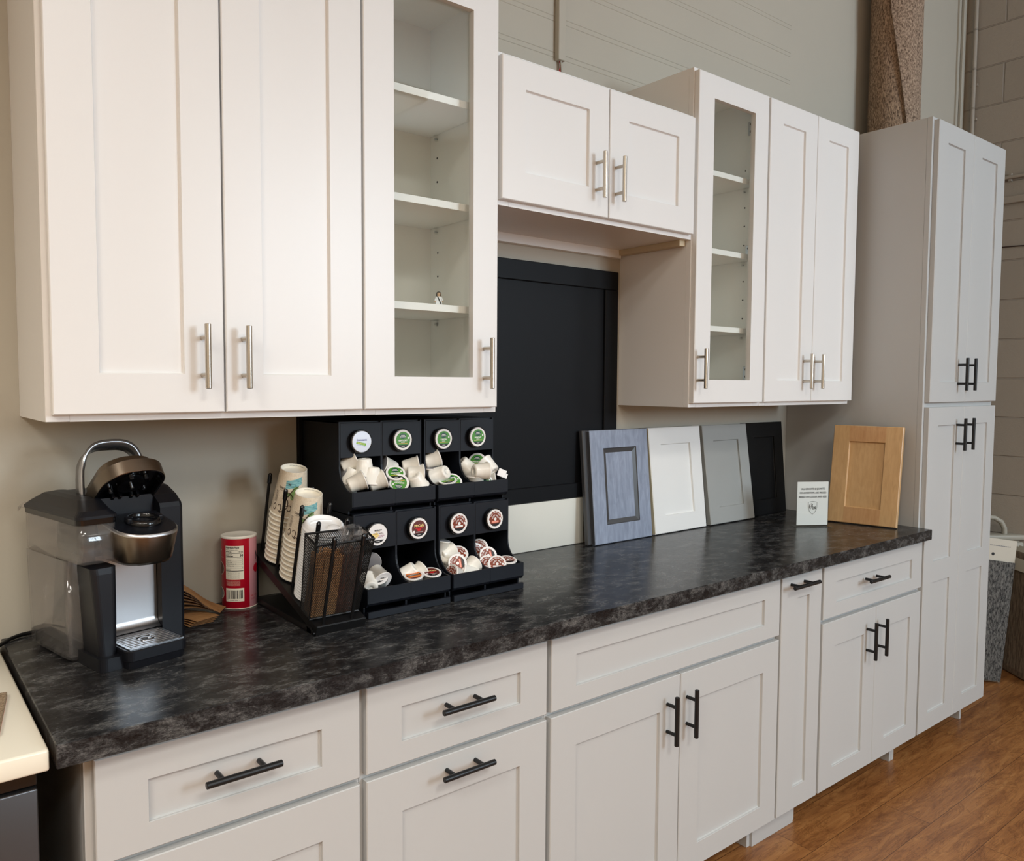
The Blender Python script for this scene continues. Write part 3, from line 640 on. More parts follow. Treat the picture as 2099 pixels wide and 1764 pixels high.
# ================================================================ CUP RACK
rk=thing('cup_rack','black metal cup and condiment rack with sloped tray and capped rods','rack')
sl=math.atan(.304); TA=Matrix.Translation((20.3,-.29,41.3))@Matrix.Rotation(sl,4,'X')   # local y runs up the slope, z is the tray normal
b=MB(); b.T=TA; b.box(-2.1,2.35,-15.3,.1,-.12,0,'black',.03); b.box(-2.15,-2.05,-15.3,.1,-.75,0,'black'); b.box(2.3,2.4,-15.3,.1,-.75,0,'black'); b.box(-2.15,2.4,-15.4,-15.3,-.75,.0,'black',.02); b.build('sloped_tray',rk)
b=MB(); b.box(18.0,22.7,-14.2,-1.2,Zc,Zc+.18,'black',.05); b.box(18.0,18.12,-14.2,-1.2,Zc+.1,Zc+.55,'black'); b.box(22.6,22.72,-14.2,-1.2,Zc+.1,Zc+.55,'black')
b.cyl((18.0,-14.6,Zc+.14),(22.8,-14.6,Zc+.14),.13,'black',n=10); b.prism([(-14.6,Zc+.02),(-14.6,Zc+.26),(-13.4,Zc+.5),(-13.4,Zc+.02)],'x',18.0,22.75,'black'); b.build('base_plate',rk)
b=MB()
for x in (18.3,22.4): b.prism([(-1.4,Zc+.1),(-1.9,Zc+.1),(-1.9,40.2),(-1.4,40.4)],'x',x,x+.1,'black')
b.build('rear_leg',rk)
ytop=[(-.4+-1.25),(-.4+-5.0),(-.4+-8.6),(-.4+-12.0),(-14.95)]
PYs=[-1.35,-5.05,-8.65,-12.0,-15.0]
for yy in PYs:
    for x in (-1.42,1.2):
        b=MB(); b.T=TA; b.cyl((x,yy,-.5),(x,yy,7.3),.14,'black',n=12); r=b.build('divider_rod',rk)
        b=MB(); b.T=TA; b.lathe([(.2,0)],'black') if 0 else None; b.cyl((x,yy,6.9),(x,yy,7.75),.2,'plasticgloss',n=12); b.cyl((x,yy,7.75),(x,yy,7.9),.2,'plasticgloss',r1=.1,n=12); b.build('rod_cap',r)
# paper cups, upside down, nested
cupT=lambda ylocal,z:TA@Matrix.Translation((-.1,ylocal,z))
def cup_parts(full):
    rb,rt,h=1.18,1.66,4.35   # base radius, rim radius, height (inverted: rim at z=0, base at z=h)
    b=MB()
    b.lathe([(rt+.07,.05),(rt+.09,.12),(rt+.07,.19),(rt,.2)],'cuprim',36); b.lathe([(rt+.07,.05),(rt-.02,.03),(rt-.03,.2)],'cuprim',36)
    if full:
        b.lathe([(rt,.2),(rb,h)],'cup',40); b.lathe([(rb,h),(rb-.06,h+.02),(rb-.08,h-.03),(rb-.08,h-.38)],'cuprim',40); b.lathe([(rb-.08,h-.38),(0,h-.38)],'cuprim',40)
    else:
        b.lathe([(rt,.2),(rt-.1,1.1)],'cup',36); b.lathe([(rt-.1,1.1),(rt-.3,1.1)],'cup',36)
    return b
def cone(b,off=.012):
    rb,rt,h=1.18,1.66,4.35
    def f(u,v):
        r=rt+(rb-rt)*(v-.2)/(h-.2)+off; return (r*math.cos(u),r*math.sin(u),v)
    return f
def cup_print(b):
    f=cone(b); A=-90*D2R
    # facing direction is -y local; teal banner to the right, swooping
    n=10; pts=[]
    for i in range(n+1):
        u=A+(4+62*i/n)*D2R; lo=2.78+.5*(i/n)**1.6; hi=3.56+.42*(i/n)**1.4; pts.append((f(u,lo),f(u,hi)))
    b.add([q for p in pts for q in p],[(2*i,2*i+2,2*i+3,2*i+1) for i in range(n)],'teal',True)
    fo=cone(b,.02); g=lambda du,z:(lambda x,y:fo(A+du*D2R+x/1.4,z+y))
    put_text(b,'90',.28,g(19,3.22),'brownink',bold=.01); put_text(b,'Viva',.15,g(9,3.3),'brownink')
    # leaf
    pts=[]; 
    for i in range(14):
        a=2*math.pi*i/14; pts.append(fo(A+(40+15*math.cos(a))*D2R,2.45+.62*math.sin(a)+.25*math.cos(a)))
    b.add([fo(A+40*D2R,2.45)]+pts,[(0,1+i,1+(i+1)%14) for i in range(14)],'leaf',False)
    def ink(path,w,m='brownink',of=.024):
        q=cone(b,of); L=[];
        P_=smooth_pts([(x,y,0) for x,y in path],5)
        for k in range(len(P_)):
            a=P_[max(0,k-1)]; c=P_[min(len(P_)-1,k+1)]; d=(c-a); d=Vector((d.x*1.4*D2R,d.y)).normalized(); nx,ny=-d.y,d.x
            p=P_[k]; L.append(q(A+p.x*D2R+nx*w/1.4,p.y+ny*w)); L.append(q(A+p.x*D2R-nx*w/1.4,p.y-ny*w))
        b.add(L,[(2*i,2*i+2,2*i+3,2*i+1) for i in range(len(P_)-1)],m,False)
    ink([(54,3.1),(44,2.95),(33,2.75),(20,2.2),(11,1.95),(8,2.2),(16,2.45),(27,2.35),(38,1.9),(50,1.6)],.035)
    ink([(47,3.0),(36,2.8),(24,2.3),(16,2.1),(12,2.2),(18,2.33),(27,2.2)],.07,'leaf',.018)
    ink([(5,1.5),(12,1.2),(20,1.3),(18,1.75),(10,1.7)],.03); ink([(15,.9),(24,1.3),(32,1.1),(28,.75),(20,.85)],.03)
    ink([(-14,1.1),(-6,1.25),(-1,.95),(-5,.6),(-12,.7)],.03); ink([(-34,1.0),(-26,1.2),(-21,.9),(-26,.6),(-32,.75)],.03); ink([(-4,.5),(4,.65),(9,.4)],.04)
    put_text(b,'Dixie',.3,g(-7,2.8),'brownink',bold=.006); put_text(b,'PerfecTouch',.12,g(-7,2.58),'brownink')
    for i in range(4):
        q=lambda x,y,i=i:fo(A+(-24-3.2*i)*D2R-y/1.4,1.9+x*1.0)
        put_text(b,'insulated paper hot cup',.11,q,'brownink')
    fi=lambda du,z:(lambda x,y:((1.095)*math.cos(A+180*D2R+du*D2R-x/1.1),(1.095)*math.sin(A+180*D2R+du*D2R-x/1.1),z+y))
    put_text(b,'microwave 30 sec maximum',.13,fi(10,4.2),'ink'); put_text(b,'recycle',.11,fi(-50,4.2),'ink')
ordw=['second','third','fourth','fifth','sixth','seventh','eighth','ninth','tenth','eleventh','twelfth','thirteenth']
b=cup_parts(True); cup_print(b); fullcup=b.build('paper_cup'); fm=fullcup.data; bpy.data.objects.remove(fullcup)
b=cup_parts(False); rimcup=b.build('paper_cup'); rm=rimcup.data; bpy.data.objects.remove(rimcup)
def place(me,name,T_,rz=0):
    o=bpy.data.objects.new(name,me); C.objects.link(o); T2=T_@Matrix.Rotation(rz,4,'Z'); 
    o.matrix_world=Matrix.Translation(T2.translation*I)@T2.to_3x3().to_4x4(); return o
rimn=['just under the top cup']+[w+' rim below the top cup' for w in ordw]
for nm,yl,n,sp in (('rear',-3.35,11,.465),('front',-6.9,9,.465)):
    for k in range(n):
        z=.12+sp*k; topc=(k==n-1)
        o=place(fm if topc else rm,'paper_cup',cupT(yl,z),-52*D2R)
        tag(o,('printed beige paper cup on top of the %s stack in the black rack'%('taller rear' if nm=='rear' else 'shorter front')) if topc else 'upside-down paper cup in the %s stack, %s'%('taller rear' if nm=='rear' else 'shorter front',rimn[n-2-k]),'paper cup','paper cups in the '+nm+' stack')
# lids
def lid_mesh(full):
    b=MB(); r=1.72
    if full:
        b.lathe([(r+.08,0),(r+.1,.1),(r+.02,.16),(r-.02,.3),(r-.12,.52),(r-.25,.6),(r-.34,.56),(r-.4,.38),(r-.62,.34),(0,.34)],'lidplastic',40)
        b.T=Matrix.Translation((.5,-.95,.34)); b.lathe([(.62,0),(.55,.16),(.3,.2),(0,.2)],'lidplastic',20); b.T=Matrix.Identity(4)
        b.tube([(-1.0+2*i/8,.55+.25*math.sin(i/8*math.pi),.36) for i in range(9)],.1,'lidplastic',n=6)
    else: b.lathe([(r-.25,.0),(r+.06,0),(r+.1,.07),(r+.04,.13),(r-.3,.15)],'lidplastic',36)
    return b.build('cup_cover')
lf=lid_mesh(True); lfm=lf.data; bpy.data.objects.remove(lf); lr=lid_mesh(False); lrm=lr.data; bpy.data.objects.remove(lr)
tens=['first','second','third','fourth','fifth','sixth','seventh','eighth','ninth','tenth','eleventh','twelfth','thirteenth','fourteenth','fifteenth','sixteenth','seventeenth','eighteenth','nineteenth','twentieth','twenty-first','twenty-second','twenty-third','twenty-fourth','twenty-fifth','twenty-sixth','twenty-seventh']
nl=27
for k in range(nl):
    topc=k==nl-1; o=place(lfm if topc else lrm,'cup_cover',cupT(-10.45,.04+.245*k))
    tag(o,'white plastic cup lid on top of the lid stack, spout visible' if topc else 'white plastic cup lid in the lid stack, %s below the top lid'%tens[nl-2-k],'cup lid','stack of cup lids')
# mesh basket
bk=thing('mesh_basket','black wire mesh basket full of stirrers hanging at the front of the rack','basket')
BT=TA@Matrix.Translation((-.1,-13.45,.15))
TOPZ=6.95
def bc(u,v,h): # u,v in -1..1, h 0..1
    return (u*(2.25+.35*h),v*(.85+.25*h),h*TOPZ)
b=MB(); b.T=BT
for h,r in ((1,.1),(0.0,.09)):
    b.tube([bc(u,v,h) for u,v in ((-1,-1),(0,-1),(1,-1),(1,0),(1,1),(0,1),(-1,1),(-1,0))],r,'black',n=6,closed=True,smooth=False)
for u,v in ((-1,-1),(1,-1),(1,1),(-1,1)): b.cyl(bc(u,v,0),bc(u,v,1),.05,'black',n=6)
b.box(-2.2,2.2,-.8,.8,-.02,.03,'black'); b.build('basket_frame',bk)
def ribbons(b,f,W,H,p,w=.023):
    # diamond lattice clipped to W x H rectangle; f maps (x,y)->point
    for sgn in (1,-1):
        c_=-H
        while c_<W+H*1:
            pts=[]
            # line x = c_ + s*y*.62
            y0,y1=0,H; k=.62*sgn; x=lambda y:c_+k*y
            if sgn<0: x=lambda y:c_+H*.62+k*y
            ys=[0,H]
            for xe in (0,W):
                yy=(xe-(x(0)))/k; 
                if 0<yy<H: ys.append(yy)
            ys=[y for y in ys if -1e-6<=x(y)<=W+1e-6]
            if len(ys)>=2:
                a,c2=min(ys),max(ys)
                if c2-a>.02:
                    n=max(1,int((c2-a)/3))
                    q=[Vector(f(x(a+(c2-a)*i/n),a+(c2-a)*i/n)) for i in range(n+1)]
                    b.tube(q,w,'black',n=3,smooth=False)
            c_+=p
for nm,(ua,va,ub,vb,W) in {'front':(-1,-1,1,-1,4.8),'right':(1,-1,1,1,2.0),'back':(1,1,-1,1,4.8),'left':(-1,1,-1,-1,2.0)}.items():
    b=MB(); b.T=BT
    f=lambda x,y:bc(ua+(ub-ua)*x/W,va+(vb-va)*x/W,y/TOPZ)
    ribbons(b,f,W,TOPZ,.17); b.build('mesh_panel',bk)
# stirrers
b=MB(); b.box(-.11,.11,-.035,.035,0,5.5,'stirrer',.01); st=b.build('coffee_stirrer'); sm_=st.data; bpy.data.objects.remove(st)
b=MB(); b.cyl((0,0,0),(0,0,5.4),.07,'stirrerdark',n=8); st=b.build('stir_straw'); sd_=st.data; bpy.data.objects.remove(st)
random.seed(11)
for i in range(60):
    u=-1.95+2.0*random.random(); v=(-.66+1.3*random.random()); 
    if i<14: u=-1.95+i*.15; v=-.68
    if 14<=i<20: u=-2.0; v=-.6+(i-14)*.24
    T_=BT@Matrix.Translation((u,v,.06+.35*random.random()*(i>20)))@Matrix.Rotation((random.random()-.5)*.09,4,'Y')@Matrix.Rotation((random.random()*.5-.1)*.06*(1 if v<0 else -1),4,'X')@Matrix.Rotation((random.random()-.5)*(.3 if i<14 else 2),4,'Z')
    tag(place(sm_,'coffee_stirrer',T_),'thin wooden coffee stirrer among those standing in the left of the mesh basket','stirrer','wooden stirrers in the mesh basket')
for i in range(44):
    u=.22+1.75*random.random(); v=-.66+1.3*random.random()
    if i<14: u=.2+i*.132; v=-.7
    T_=BT@Matrix.Translation((u,v,.08+.3*random.random()*(i>14)))@Matrix.Rotation((random.random()-.5)*.06,4,'Y')
    tag(place(sd_,'stir_straw',T_),'brown stir straw among those in the clear bag in the mesh basket','straw','brown straws in the clear bag')
b=MB(); b.T=BT; random.seed(5)
n=22
def bagr(h,s,wob):
    out=[]
    for i in range(n):
        a=2*math.pi*i/n; k=1+wob*(random.random()-.5)
        out.append((1.1+.98*s*math.copysign(abs(math.cos(a))**.5,math.cos(a))*k,.78*s*math.copysign(abs(math.sin(a))**.5,math.sin(a))*k,h))
    return out
b.loft([bagr(.12,.97,.0),bagr(5.7,.98,.03),bagr(6.2,.9,.2),bagr(6.7,.8,.45),bagr(7.3,.95,.6),bagr(7.6,.7,.8)],'bag',False,False,True,False)
tag(b.build('clear_plastic_bag'),'crumpled clear plastic bag around the brown straws in the mesh basket','bag')
PODS=[
 (24.87, -8.15, 48.12, -0.37, 0.1, -0.93, 'plain', 'upside-down white coffee pod at the front left of the top left bin'),
 (24.7, -9.6, 47.72, 0.89, -0.29, 0.35, 'plain', 'white pod lying at the lip of the top left bin, base to the left'),
 (26.8, -9.62, 47.68, 0.91, -0.25, 0.34, 'plain', 'white coffee pod lying on its side against the divider of the top left bin'),
 (25.89, -8.9, 49.03, 0.03, 0.03, -1.0, 'plain', 'rearmost upside-down white coffee pod in the top left bin'),
 (26.38, -9.4, 48.27, -0.11, 0.01, -0.99, 'plain', 'upside-down white coffee pod behind the two lying pods of the top left bin'),
 (24.97, -7.7, 49.35, 0.83, -0.36, 0.43, 'plain', 'shaded white pod leaning high at the back of the top left bin'),
 (24.56, -7.4, 48.48, -0.86, -0.15, 0.49, 'foil', 'silver-lidded pod wedged against the left wall of the top left bin'),
 (24.64, -8.1, 46.83, 0.0, 0.01, 1.0, 'plain', 'white pod buried upright in the left corner of the top left bin'),
 (28.99, -9.3, 48.32, -0.23, -0.61, 0.76, 'green', 'green-lidded coffee pod tilted back, behind the upright green lid of the second bin'),
 (28.95, -10.0, 47.41, -0.51, -0.71, 0.48, 'greenflip', 'green-lidded coffee pod facing out upside down at the lip of the second bin'),
 (31.13, -8.55, 48.77, 0.89, -0.44, 0.15, 'plain', 'white pod lying far back on the right of the second bin'),
 (31.16, -9.3, 48.12, 0.93, -0.36, -0.01, 'plain', 'white pod on its side with its rim against the right wall of the second bin'),
 (31.04, -9.85, 47.43, 0.58, 0.14, -0.8, 'plain', 'white pod tipped forward showing its dimpled base in the second bin'),
 (28.78, -7.75, 48.9, -0.94, -0.01, 0.34, 'dark', 'grey-lidded pod leaning at the back left of the second bin'),
 (33.92, -8.0, 49.19, 0.9, -0.3, 0.3, 'plain', 'shaded pod leaning at the back left of the third bin'),
 (33.91, -8.1, 48.03, -0.06, -0.07, 1.0, 'foil', 'upright pod with crinkled silver foil lid in the third bin'),
 (34.11, -9.3, 47.85, -0.36, 0.85, -0.39, 'plain', 'large white pod with its round base facing right in the third bin'),
 (34.58, -9.8, 47.31, -0.22, -0.27, 0.94, 'green', 'green-lidded pod barely showing over the lip of the third bin'),
 (35.15, -10.0, 47.2, -0.14, -0.69, 0.71, 'green', 'green-lidded pod half buried at the right of the third bin'),
 (38.16, -7.95, 48.29, 0.68, -0.19, -0.71, 'plain', 'white pod tipping downwards at the left wall of the fourth bin'),
 (39.67, -7.85, 48.71, -0.64, -0.62, 0.46, 'green', 'green-lidded pod standing in the shade at the back of the fourth bin'),
 (38.28, -10.3, 47.99, 0.99, -0.15, -0.03, 'plain', 'white pod lying in front in the fourth bin with its base facing left'),
 (40.11, -9.3, 48.24, -0.28, 0.75, 0.6, 'plain', 'white pod with its base facing right in the fourth bin'),
 (38.09, -9.75, 46.65, 0.0, 0.01, 1.0, 'plain', 'white pod lying flat behind the lip of the fourth bin'),
 (39.98, -9.5, 46.6, 0.77, -0.61, 0.15, 'plain', 'white pod on its side at the right end of the fourth bin lip'),
 (38.89, -10.34, 46.84, -0.04, -0.92, 0.38, 'green', 'green-lidded pod peeking between two white pods in the fourth bin'),
 (25.45, -12.05, 39.38, -0.31, -0.46, 0.84, 'bigelow', 'tea pod with white lid facing up in the lower left bin'),
 (25.76, -12.4, 39.04, 0.04, -0.88, -0.48, 'bigelow', 'tea pod tipped forward with its printed lid over the lower left bin lip'),
 (24.59, -12.1, 38.85, 0.31, 0.91, 0.28, 'plain', 'white pod lying low at the left of the lower left bin'),
 (25.86, -10.3, 40.25, -0.58, -0.72, 0.37, 'dark', 'dark-lidded pod in the shade at the back of the lower left bin'),
 (29.28, -11.15, 39.03, -0.62, 0.45, -0.64, 'plain', 'white pod lying with its round base up at the left of the second lower bin'),
 (29.11, -12.3, 39.04, -0.16, -0.19, 0.97, 'orange', 'pod with orange printed lid facing up in the second lower bin'),
 (30.06, -11.3, 38.82, 0.9, 0.04, 0.42, 'plain', 'white pod leaning behind the orange-lidded pod in the second lower bin'),
 (31.08, -12.35, 39.05, -0.08, -0.25, 0.96, 'mccafe', 'pod with dark red printed lid facing up in the second lower bin'),
 (35.59, -10.4, 39.91, -0.27, -0.65, 0.71, 'donut', 'upper of the two brown-patterned pods facing out of the third lower bin'),
 (34.29, -12.0, 39.39, -0.32, -0.88, 0.36, 'donutturn', 'front pod with brown doughnut-patterned lid facing out of the third lower bin'),
 (33.75, -9.7, 40.61, 0.19, -0.07, 0.98, 'plain', 'bluish pod standing at the back left wall of the third lower bin'),
 (33.83, -9.9, 39.37, 0.34, 0.79, 0.52, 'plain', 'white pod with cupped base at the left wall of the third lower bin'),
 (34.35, -9.9, 40.03, 0.96, 0.2, 0.21, 'plain', 'shaded pod lying at the back of the third lower bin'),
 (33.29, -12.3, 38.58, -0.93, -0.08, 0.37, 'donut', 'pod with brown lid turned left behind the lip of the third lower bin'),
 (35.54, -12.33, 38.25, -0.87, 0.44, 0.22, 'plain', 'white pod on its side at the right of the third lower bin lip'),
 (35.9, -11.8, 38.69, 0.93, 0.2, 0.32, 'plain', 'white pod leaning away on the right side of the third lower bin'),
 (38.57, -11.3, 39.47, -0.25, -0.88, 0.41, 'donutturn', 'pod with brown doughnut-patterned lid turned sideways in the fourth lower bin'),
 (38.08, -9.8, 39.63, -0.11, -0.98, 0.16, 'donut', 'pod whose patterned lid touches the left wall of the fourth lower bin'),
 (38.59, -9.7, 40.0, -0.58, -0.72, 0.37, 'donut', 'rearmost pod in the shade of the fourth lower bin'),
 (38.05, -11.9, 38.79, -0.25, -0.79, 0.55, 'donut', 'small-looking pod behind the lip at the left of the fourth lower bin'),
 (38.74, -12.55, 38.8, -0.44, -0.7, 0.56, 'donut', 'pod half hidden behind the middle of the fourth lower bin lip'),
 (40.26, -12.36, 39.02, -0.05, -0.21, 0.98, 'donut', 'pod lying lid up at the right end of the fourth lower bin'),
]
WIN=310; LAMP=[125,125,15,125,70]; EXPO=-.78
# ================================================================ POD DRAWER UNITS
def unit(name,label,x0,x1,yp,z0,kick,depth,disp):
    """yp = plane of the display panels, z0 = underside, tray lip 2.6 in front"""
    t=thing(name,label,'pod organizer')
    kz=.6 if kick else 0; z00=z0; z0=z0+kz; H=8.28; xm=(x0+x1)/2; yl=yp-2.55; yb=yp+depth
    def side(xa,xb,m='plastic',kickf=True):
        pr=[(yp,z0+H),(yp,z0+5.0)]
        cen=(0,0)
        for i in range(9):
            a=(0-90*i/8)*D2R; pr.append((yp-2.1+2.1*math.cos(a),z0+4.15+2.1*math.sin(a)))
        pr+=[(yl+.02,z0+2.05),(yl+.02,z0+.75),(yl+.3,z0+.4),(yl+.8,z0+.3),(yl+.8,z00+.02),(yb,z00+.02),(yb,z0+H)]
        b.prism(pr,'x',xa,xb,m)
    b=MB(); side(x0,x0+.14); side(x1-.14,x1); b.box(x0,x1,yp+.3,yb,z0+H-.14,z0+H,'plastic'); b.box(x0,x1,yb-.12,yb,z00+.1,z0+H,'plastic'); b.box(x0+.1,x1-.1,yl+.4,yb,z0+.4,z0+.55,'plastic')
    b.build('shell',t)
    b=MB(); side(xm-.1,xm+.1); b.build('divider',t)
    if kick:
        b=MB(); b.box(x0+.05,x1+.0,yl+.0,yl+.3,z00,z00+.6,'plastic',.03); b.box(x0+.05,x1,yl+.3,yb,z00,z00+.12,'plastic'); b.build('plinth',t)
    for a,c in ((x0+.12,xm-.06),(xm+.06,x1-.12)):
        b=MB(); pr=[(yl,z0+2.05),(yl,z0+.75),(yl+.12,z0+.55),(yl+.4,z0+.4),(yl+.5,z0+.5),(yl+.2,z0+.7),(yl+.12,z0+2.05)]
        b.prism(pr,'x',a,c,'plastic'); b.build('bin_lip',t)
        b=MB(); b.box(a,c,yp-.04,yp+.1,z0+4.95 if not kick else z0+5.02,z0+H-.1,'plastic',.03); b.build('front_panel',t)
    # sloping chute floor inside
    b=MB(); b.prism([(yl+.5,z0+.56),(yb-.15,z0+3.6),(yb-.15,z0+.56)],'x',x0+.12,x1-.12,'plastic'); b.build('chute',t)
    return t
FP=[]
unit('pod_organizer','black pod drawer unit, upper left of the four, under the white wall cabinet',23.55,32.42,-8.4,44.98,False,7.9,None)
unit('pod_organizer','black pod drawer unit, upper right of the four, in front of the boarded window',32.78,41.35,-8.4,44.98,False,7.9,None)
unit('pod_organizer','black pod drawer unit, lower left of the four, behind the mesh basket',23.65,32.42,-10.98,36.12,True,10.0,None)
unit('pod_organizer','black pod drawer unit, lower right of the four, standing on the counter',32.78,41.4,-10.98,36.12,True,10.0,None)
# ================================================================ PODS
def disc(b,r,m,z,n=28,cx=0,cy=0,a0=None,ry=None):
    ry=ry or r; b.add([(cx,cy,z)]+[(cx+r*math.cos(2*math.pi*i/n),cy+ry*math.sin(2*math.pi*i/n),z) for i in range(n)],[(0,1+i,1+(i+1)%n) for i in range(n)],m,False)
def chord(b,r,y0,y1,m,z,n=10):
    vs=[];
    for j in range(n+1):
        y=y0+(y1-y0)*j/n; w=math.sqrt(max(0,r*r-y*y)); vs+=[(-w,y,z),(w,y,z)]
    b.add(vs,[(2*i,2*i+1,2*i+3,2*i+2) for i in range(n)],m,False)
def design(b,kind,z,name='NANTUCKET',R=.98,bar='goldprint'):
    tx=lambda s,size,x,y,m,bold=0,k=1: put_text(b,s,size,lambda px,py:(px,py,z+.012),m,x,y,bold=bold,sx=k)
    base='foil' if kind in('foil','ent') else ('greyprint' if kind=='dark' else 'lidwhite')
    disc(b,R,base,z)
    if kind=='green':
        disc(b,.78,'greenprint',z+.004); disc(b,.36,'dkgreen',z+.008,cx=-.02,cy=.36,ry=.26); tx('GREEN',.14,-.02,.42,'lidwhite',.004); tx('MOUNTAIN',.12,-.02,.29,'lidwhite',.004)
        tx(name,.2,-.02,-.06,'lidwhite',.008,.82); tx('BLEND',.13,-.02,-.22,'lidwhite',.003)
        b.quad((-.5,-.36,z+.008),(.5,-.36,z+.008),(.5,-.3,z+.008),(-.5,-.3,z+.008),bar); chord(b,.77,-.77,-.47,'blackprint',z+.008); tx('KEURIG',.1,0,-.62,'lidwhite',.002)
        b.quad((.5,.08,z+.01),(.66,.08,z+.01),(.66,.27,z+.01),(.5,.27,z+.01),'lidwhite')
    if kind=='donut':
        for i in range(12):
            a=2*math.pi*i/12; disc(b,.21,'brownprint',z+.004,n=12,cx=.58*math.cos(a),cy=.58*math.sin(a)+.04)
        disc(b,.6,'brownprint',z+.005,cy=.04)
        for txt,rr,sz,a0,a1 in (('THE ORIGINAL',.62,.17,152,28),('DONUT SHOP',.35,.2,168,12)):
            for q,chh in enumerate(txt):
                if chh==' ': continue
                al=(a0+(a1-a0)*q/(len(txt)-1))*D2R; ro=al-math.pi/2; ca,sa=math.cos(ro),math.sin(ro); cx,cy=rr*math.cos(al),rr*math.sin(al)+.03
                vs,fs=text_geo(chh,sz,'CENTER',.006,1); b.add([(cx+x*ca-y*sa,cy+x*sa+y*ca,z+.012) for x,y in vs],fs,'lidwhite',False)
        disc(b,.16,'lidwhite',z+.01,cy=.0)
        for i in range(10):
            a=2*math.pi*i/10+.3; disc(b,.035,'pinkprint',z+.009,n=8,cx=.68*math.cos(a),cy=.68*math.sin(a)+.04)
        b.quad((-.46,-.36,z+.014),(.42,-.36,z+.014),(.42,-.18,z+.014),(-.46,-.18,z+.014),'pinkprint' if name!='DECAF' else 'lidwhite'); tx('DECAF' if name=='DECAF' else 'REGULAR',.17,0,-.27,'blueprint' if name=='DECAF' else 'redprint',.006)
        chord(b,.74,-.74,-.46,'blackprint',z+.013); tx('KEURIG',.1,0,-.6,'lidwhite',.002); b.quad((.5,-.12,z+.014),(.72,-.12,z+.014),(.72,.1,z+.014),(.5,.1,z+.014),'lidwhite')
    if kind=='mccafe':
        disc(b,.78,'maroon',z+.004); tx('McCafé',.34,0,.26,'yellow',.008); b.quad((-.4,-.02,z+.008),(.4,-.02,z+.008),(.4,.08,z+.008),(-.4,.08,z+.008),'redprint'); disc(b,.22,'redprint',z+.008,cy=-.12,n=16,ry=.14); tx('PREMIUM ROAST',.1,.05,-.34,'lidwhite',.002)
        chord(b,.77,-.77,-.46,'blackprint',z+.008); tx('KEURIG',.1,0,-.6,'lidwhite',.002); b.quad((-.66,-.42,z+.01),(-.44,-.42,z+.01),(-.44,-.18,z+.01),(-.66,-.18,z+.01),'lidwhite')
    if kind=='bigelow':
        b.add([(-.65,.1,z+.004),(-.1,.2,z+.004),(.15,-.1,z+.004),(-.2,-.35,z+.004),(-.6,-.25,z+.004)],[(0,1,2,3,4)],'yellow',False); disc(b,.22,'purple',z+.007,cx=-.5,cy=-.28,n=12,ry=.13)
        tx('BIGELOW',.17,.02,.38,'ink',.008); tx('BENEFITS',.1,.02,.25,'goldprint',.002); tx('STAY WELL',.22,.05,.06,'maroon',.004,.95); tx('LEMON & ECHINACEA',.09,.2,-.12,'purple',.002); tx('HERBAL TEA',.09,.25,-.24,'purple',.002)
        chord(b,.78,-.78,-.5,'blackprint',z+.008); tx('KEURIG',.1,0,-.62,'lidwhite',.002)
    if kind=='orange':
        disc(b,.78,'orange',z+.004); b.quad((-.72,-.12,z+.008),(.72,-.12,z+.008),(.72,.16,z+.008),(-.72,.16,z+.008),'blackprint'); tx('PUMPKIN SPICE',.16,0,.02,'lidwhite',.003); chord(b,.77,-.77,-.5,'maroon',z+.008)
    if kind=='ent':
        tx("Entenmann's",.26,-.02,.16,'blueprint',.006,.8)
        def rot(x,y): a=-13*D2R; return (x*math.cos(a)-y*math.sin(a),x*math.sin(a)+y*math.cos(a))
        q=[rot(x,y) for x,y in ((-.55,-.3),(.48,-.3),(.48,-.08),(-.55,-.08))]; b.add([(x,y,z+.006) for x,y in q],[(0,1,2,3)],'lime',False)
        put_text(b,'HAZELNUT',.16,lambda px,py:(*rot(px-.03,py-.19),z+.012),'yellow',bold=.003)
        q=[rot(x,y) for x,y in ((-.5,-.38),(.45,-.38),(.45,-.36),(-.5,-.36))]; b.add([(x,y,z+.006) for x,y in q],[(0,1,2,3)],'blueprint',False)
_pm={}
def pod_meshes(kind):
    if kind in _pm: return _pm[kind]
    b=MB(); b.lathe([(.22,.02),(.24,-.03),(.62,-.03),(.70,.03),(.73,.12),(.86,1.05),(.88,1.06),(.9,1.52),(.99,1.55),(1.0,1.6),(.99,1.64)],'podwhite',32,cap0=True); bo=b.build('pod_body'); bm_=bo.data; bpy.data.objects.remove(bo)
    b=MB(); k={'greenflip':'green','donutturn':'donut','plain':'lidwhite'}.get(kind,kind)
    b.lathe([(.99,1.6),(1.0,1.65),(.9,1.665),(.0,1.665)],'lidwhite',32)
    design(b,k,1.675,name='DECAF' if kind=='donut' else ('NANTUCKET' if 'green' in kind else ''))
    lo_=b.build('lid',recalc=True); lm_=lo_.data; bpy.data.objects.remove(lo_); _pm[kind]=(bm_,lm_); return _pm[kind]
for (x,y,z,nx,ny,nz,kind,label) in PODS:
    bm_,lm_=pod_meshes(kind)
    n=Vector((nx,ny,nz)).normalized()
    vec=Vector((0,0,1)) if abs(n.z)<.9 else Vector((0.3,1,0))
    yv=(vec-n*vec.dot(n)).normalized(); xv=yv.cross(n)
    R3=Matrix((xv,yv,n)).transposed()
    if kind=='greenflip': R3=R3@Matrix.Rotation(math.radians(172),3,'Z')
    if kind=='donutturn': R3=R3@Matrix.Rotation(math.radians(95),3,'Z')
    s=.94; p=Vector((x,y,z))
    if kind in('plain',): p=p-n*.82*s
    else: p=p-n*1.65*s if kind not in ('dark','foil') else p-n*1.2*s
    r=tag(link('coffee_pod',None),label,'coffee pod','coffee pods in the organizer bins')
    r.matrix_world=Matrix.Translation(p*I)@R3.to_4x4()@Matrix.Scale(s,4)
    link('pod_body',bm_,r)
    link('lid',lm_,r)
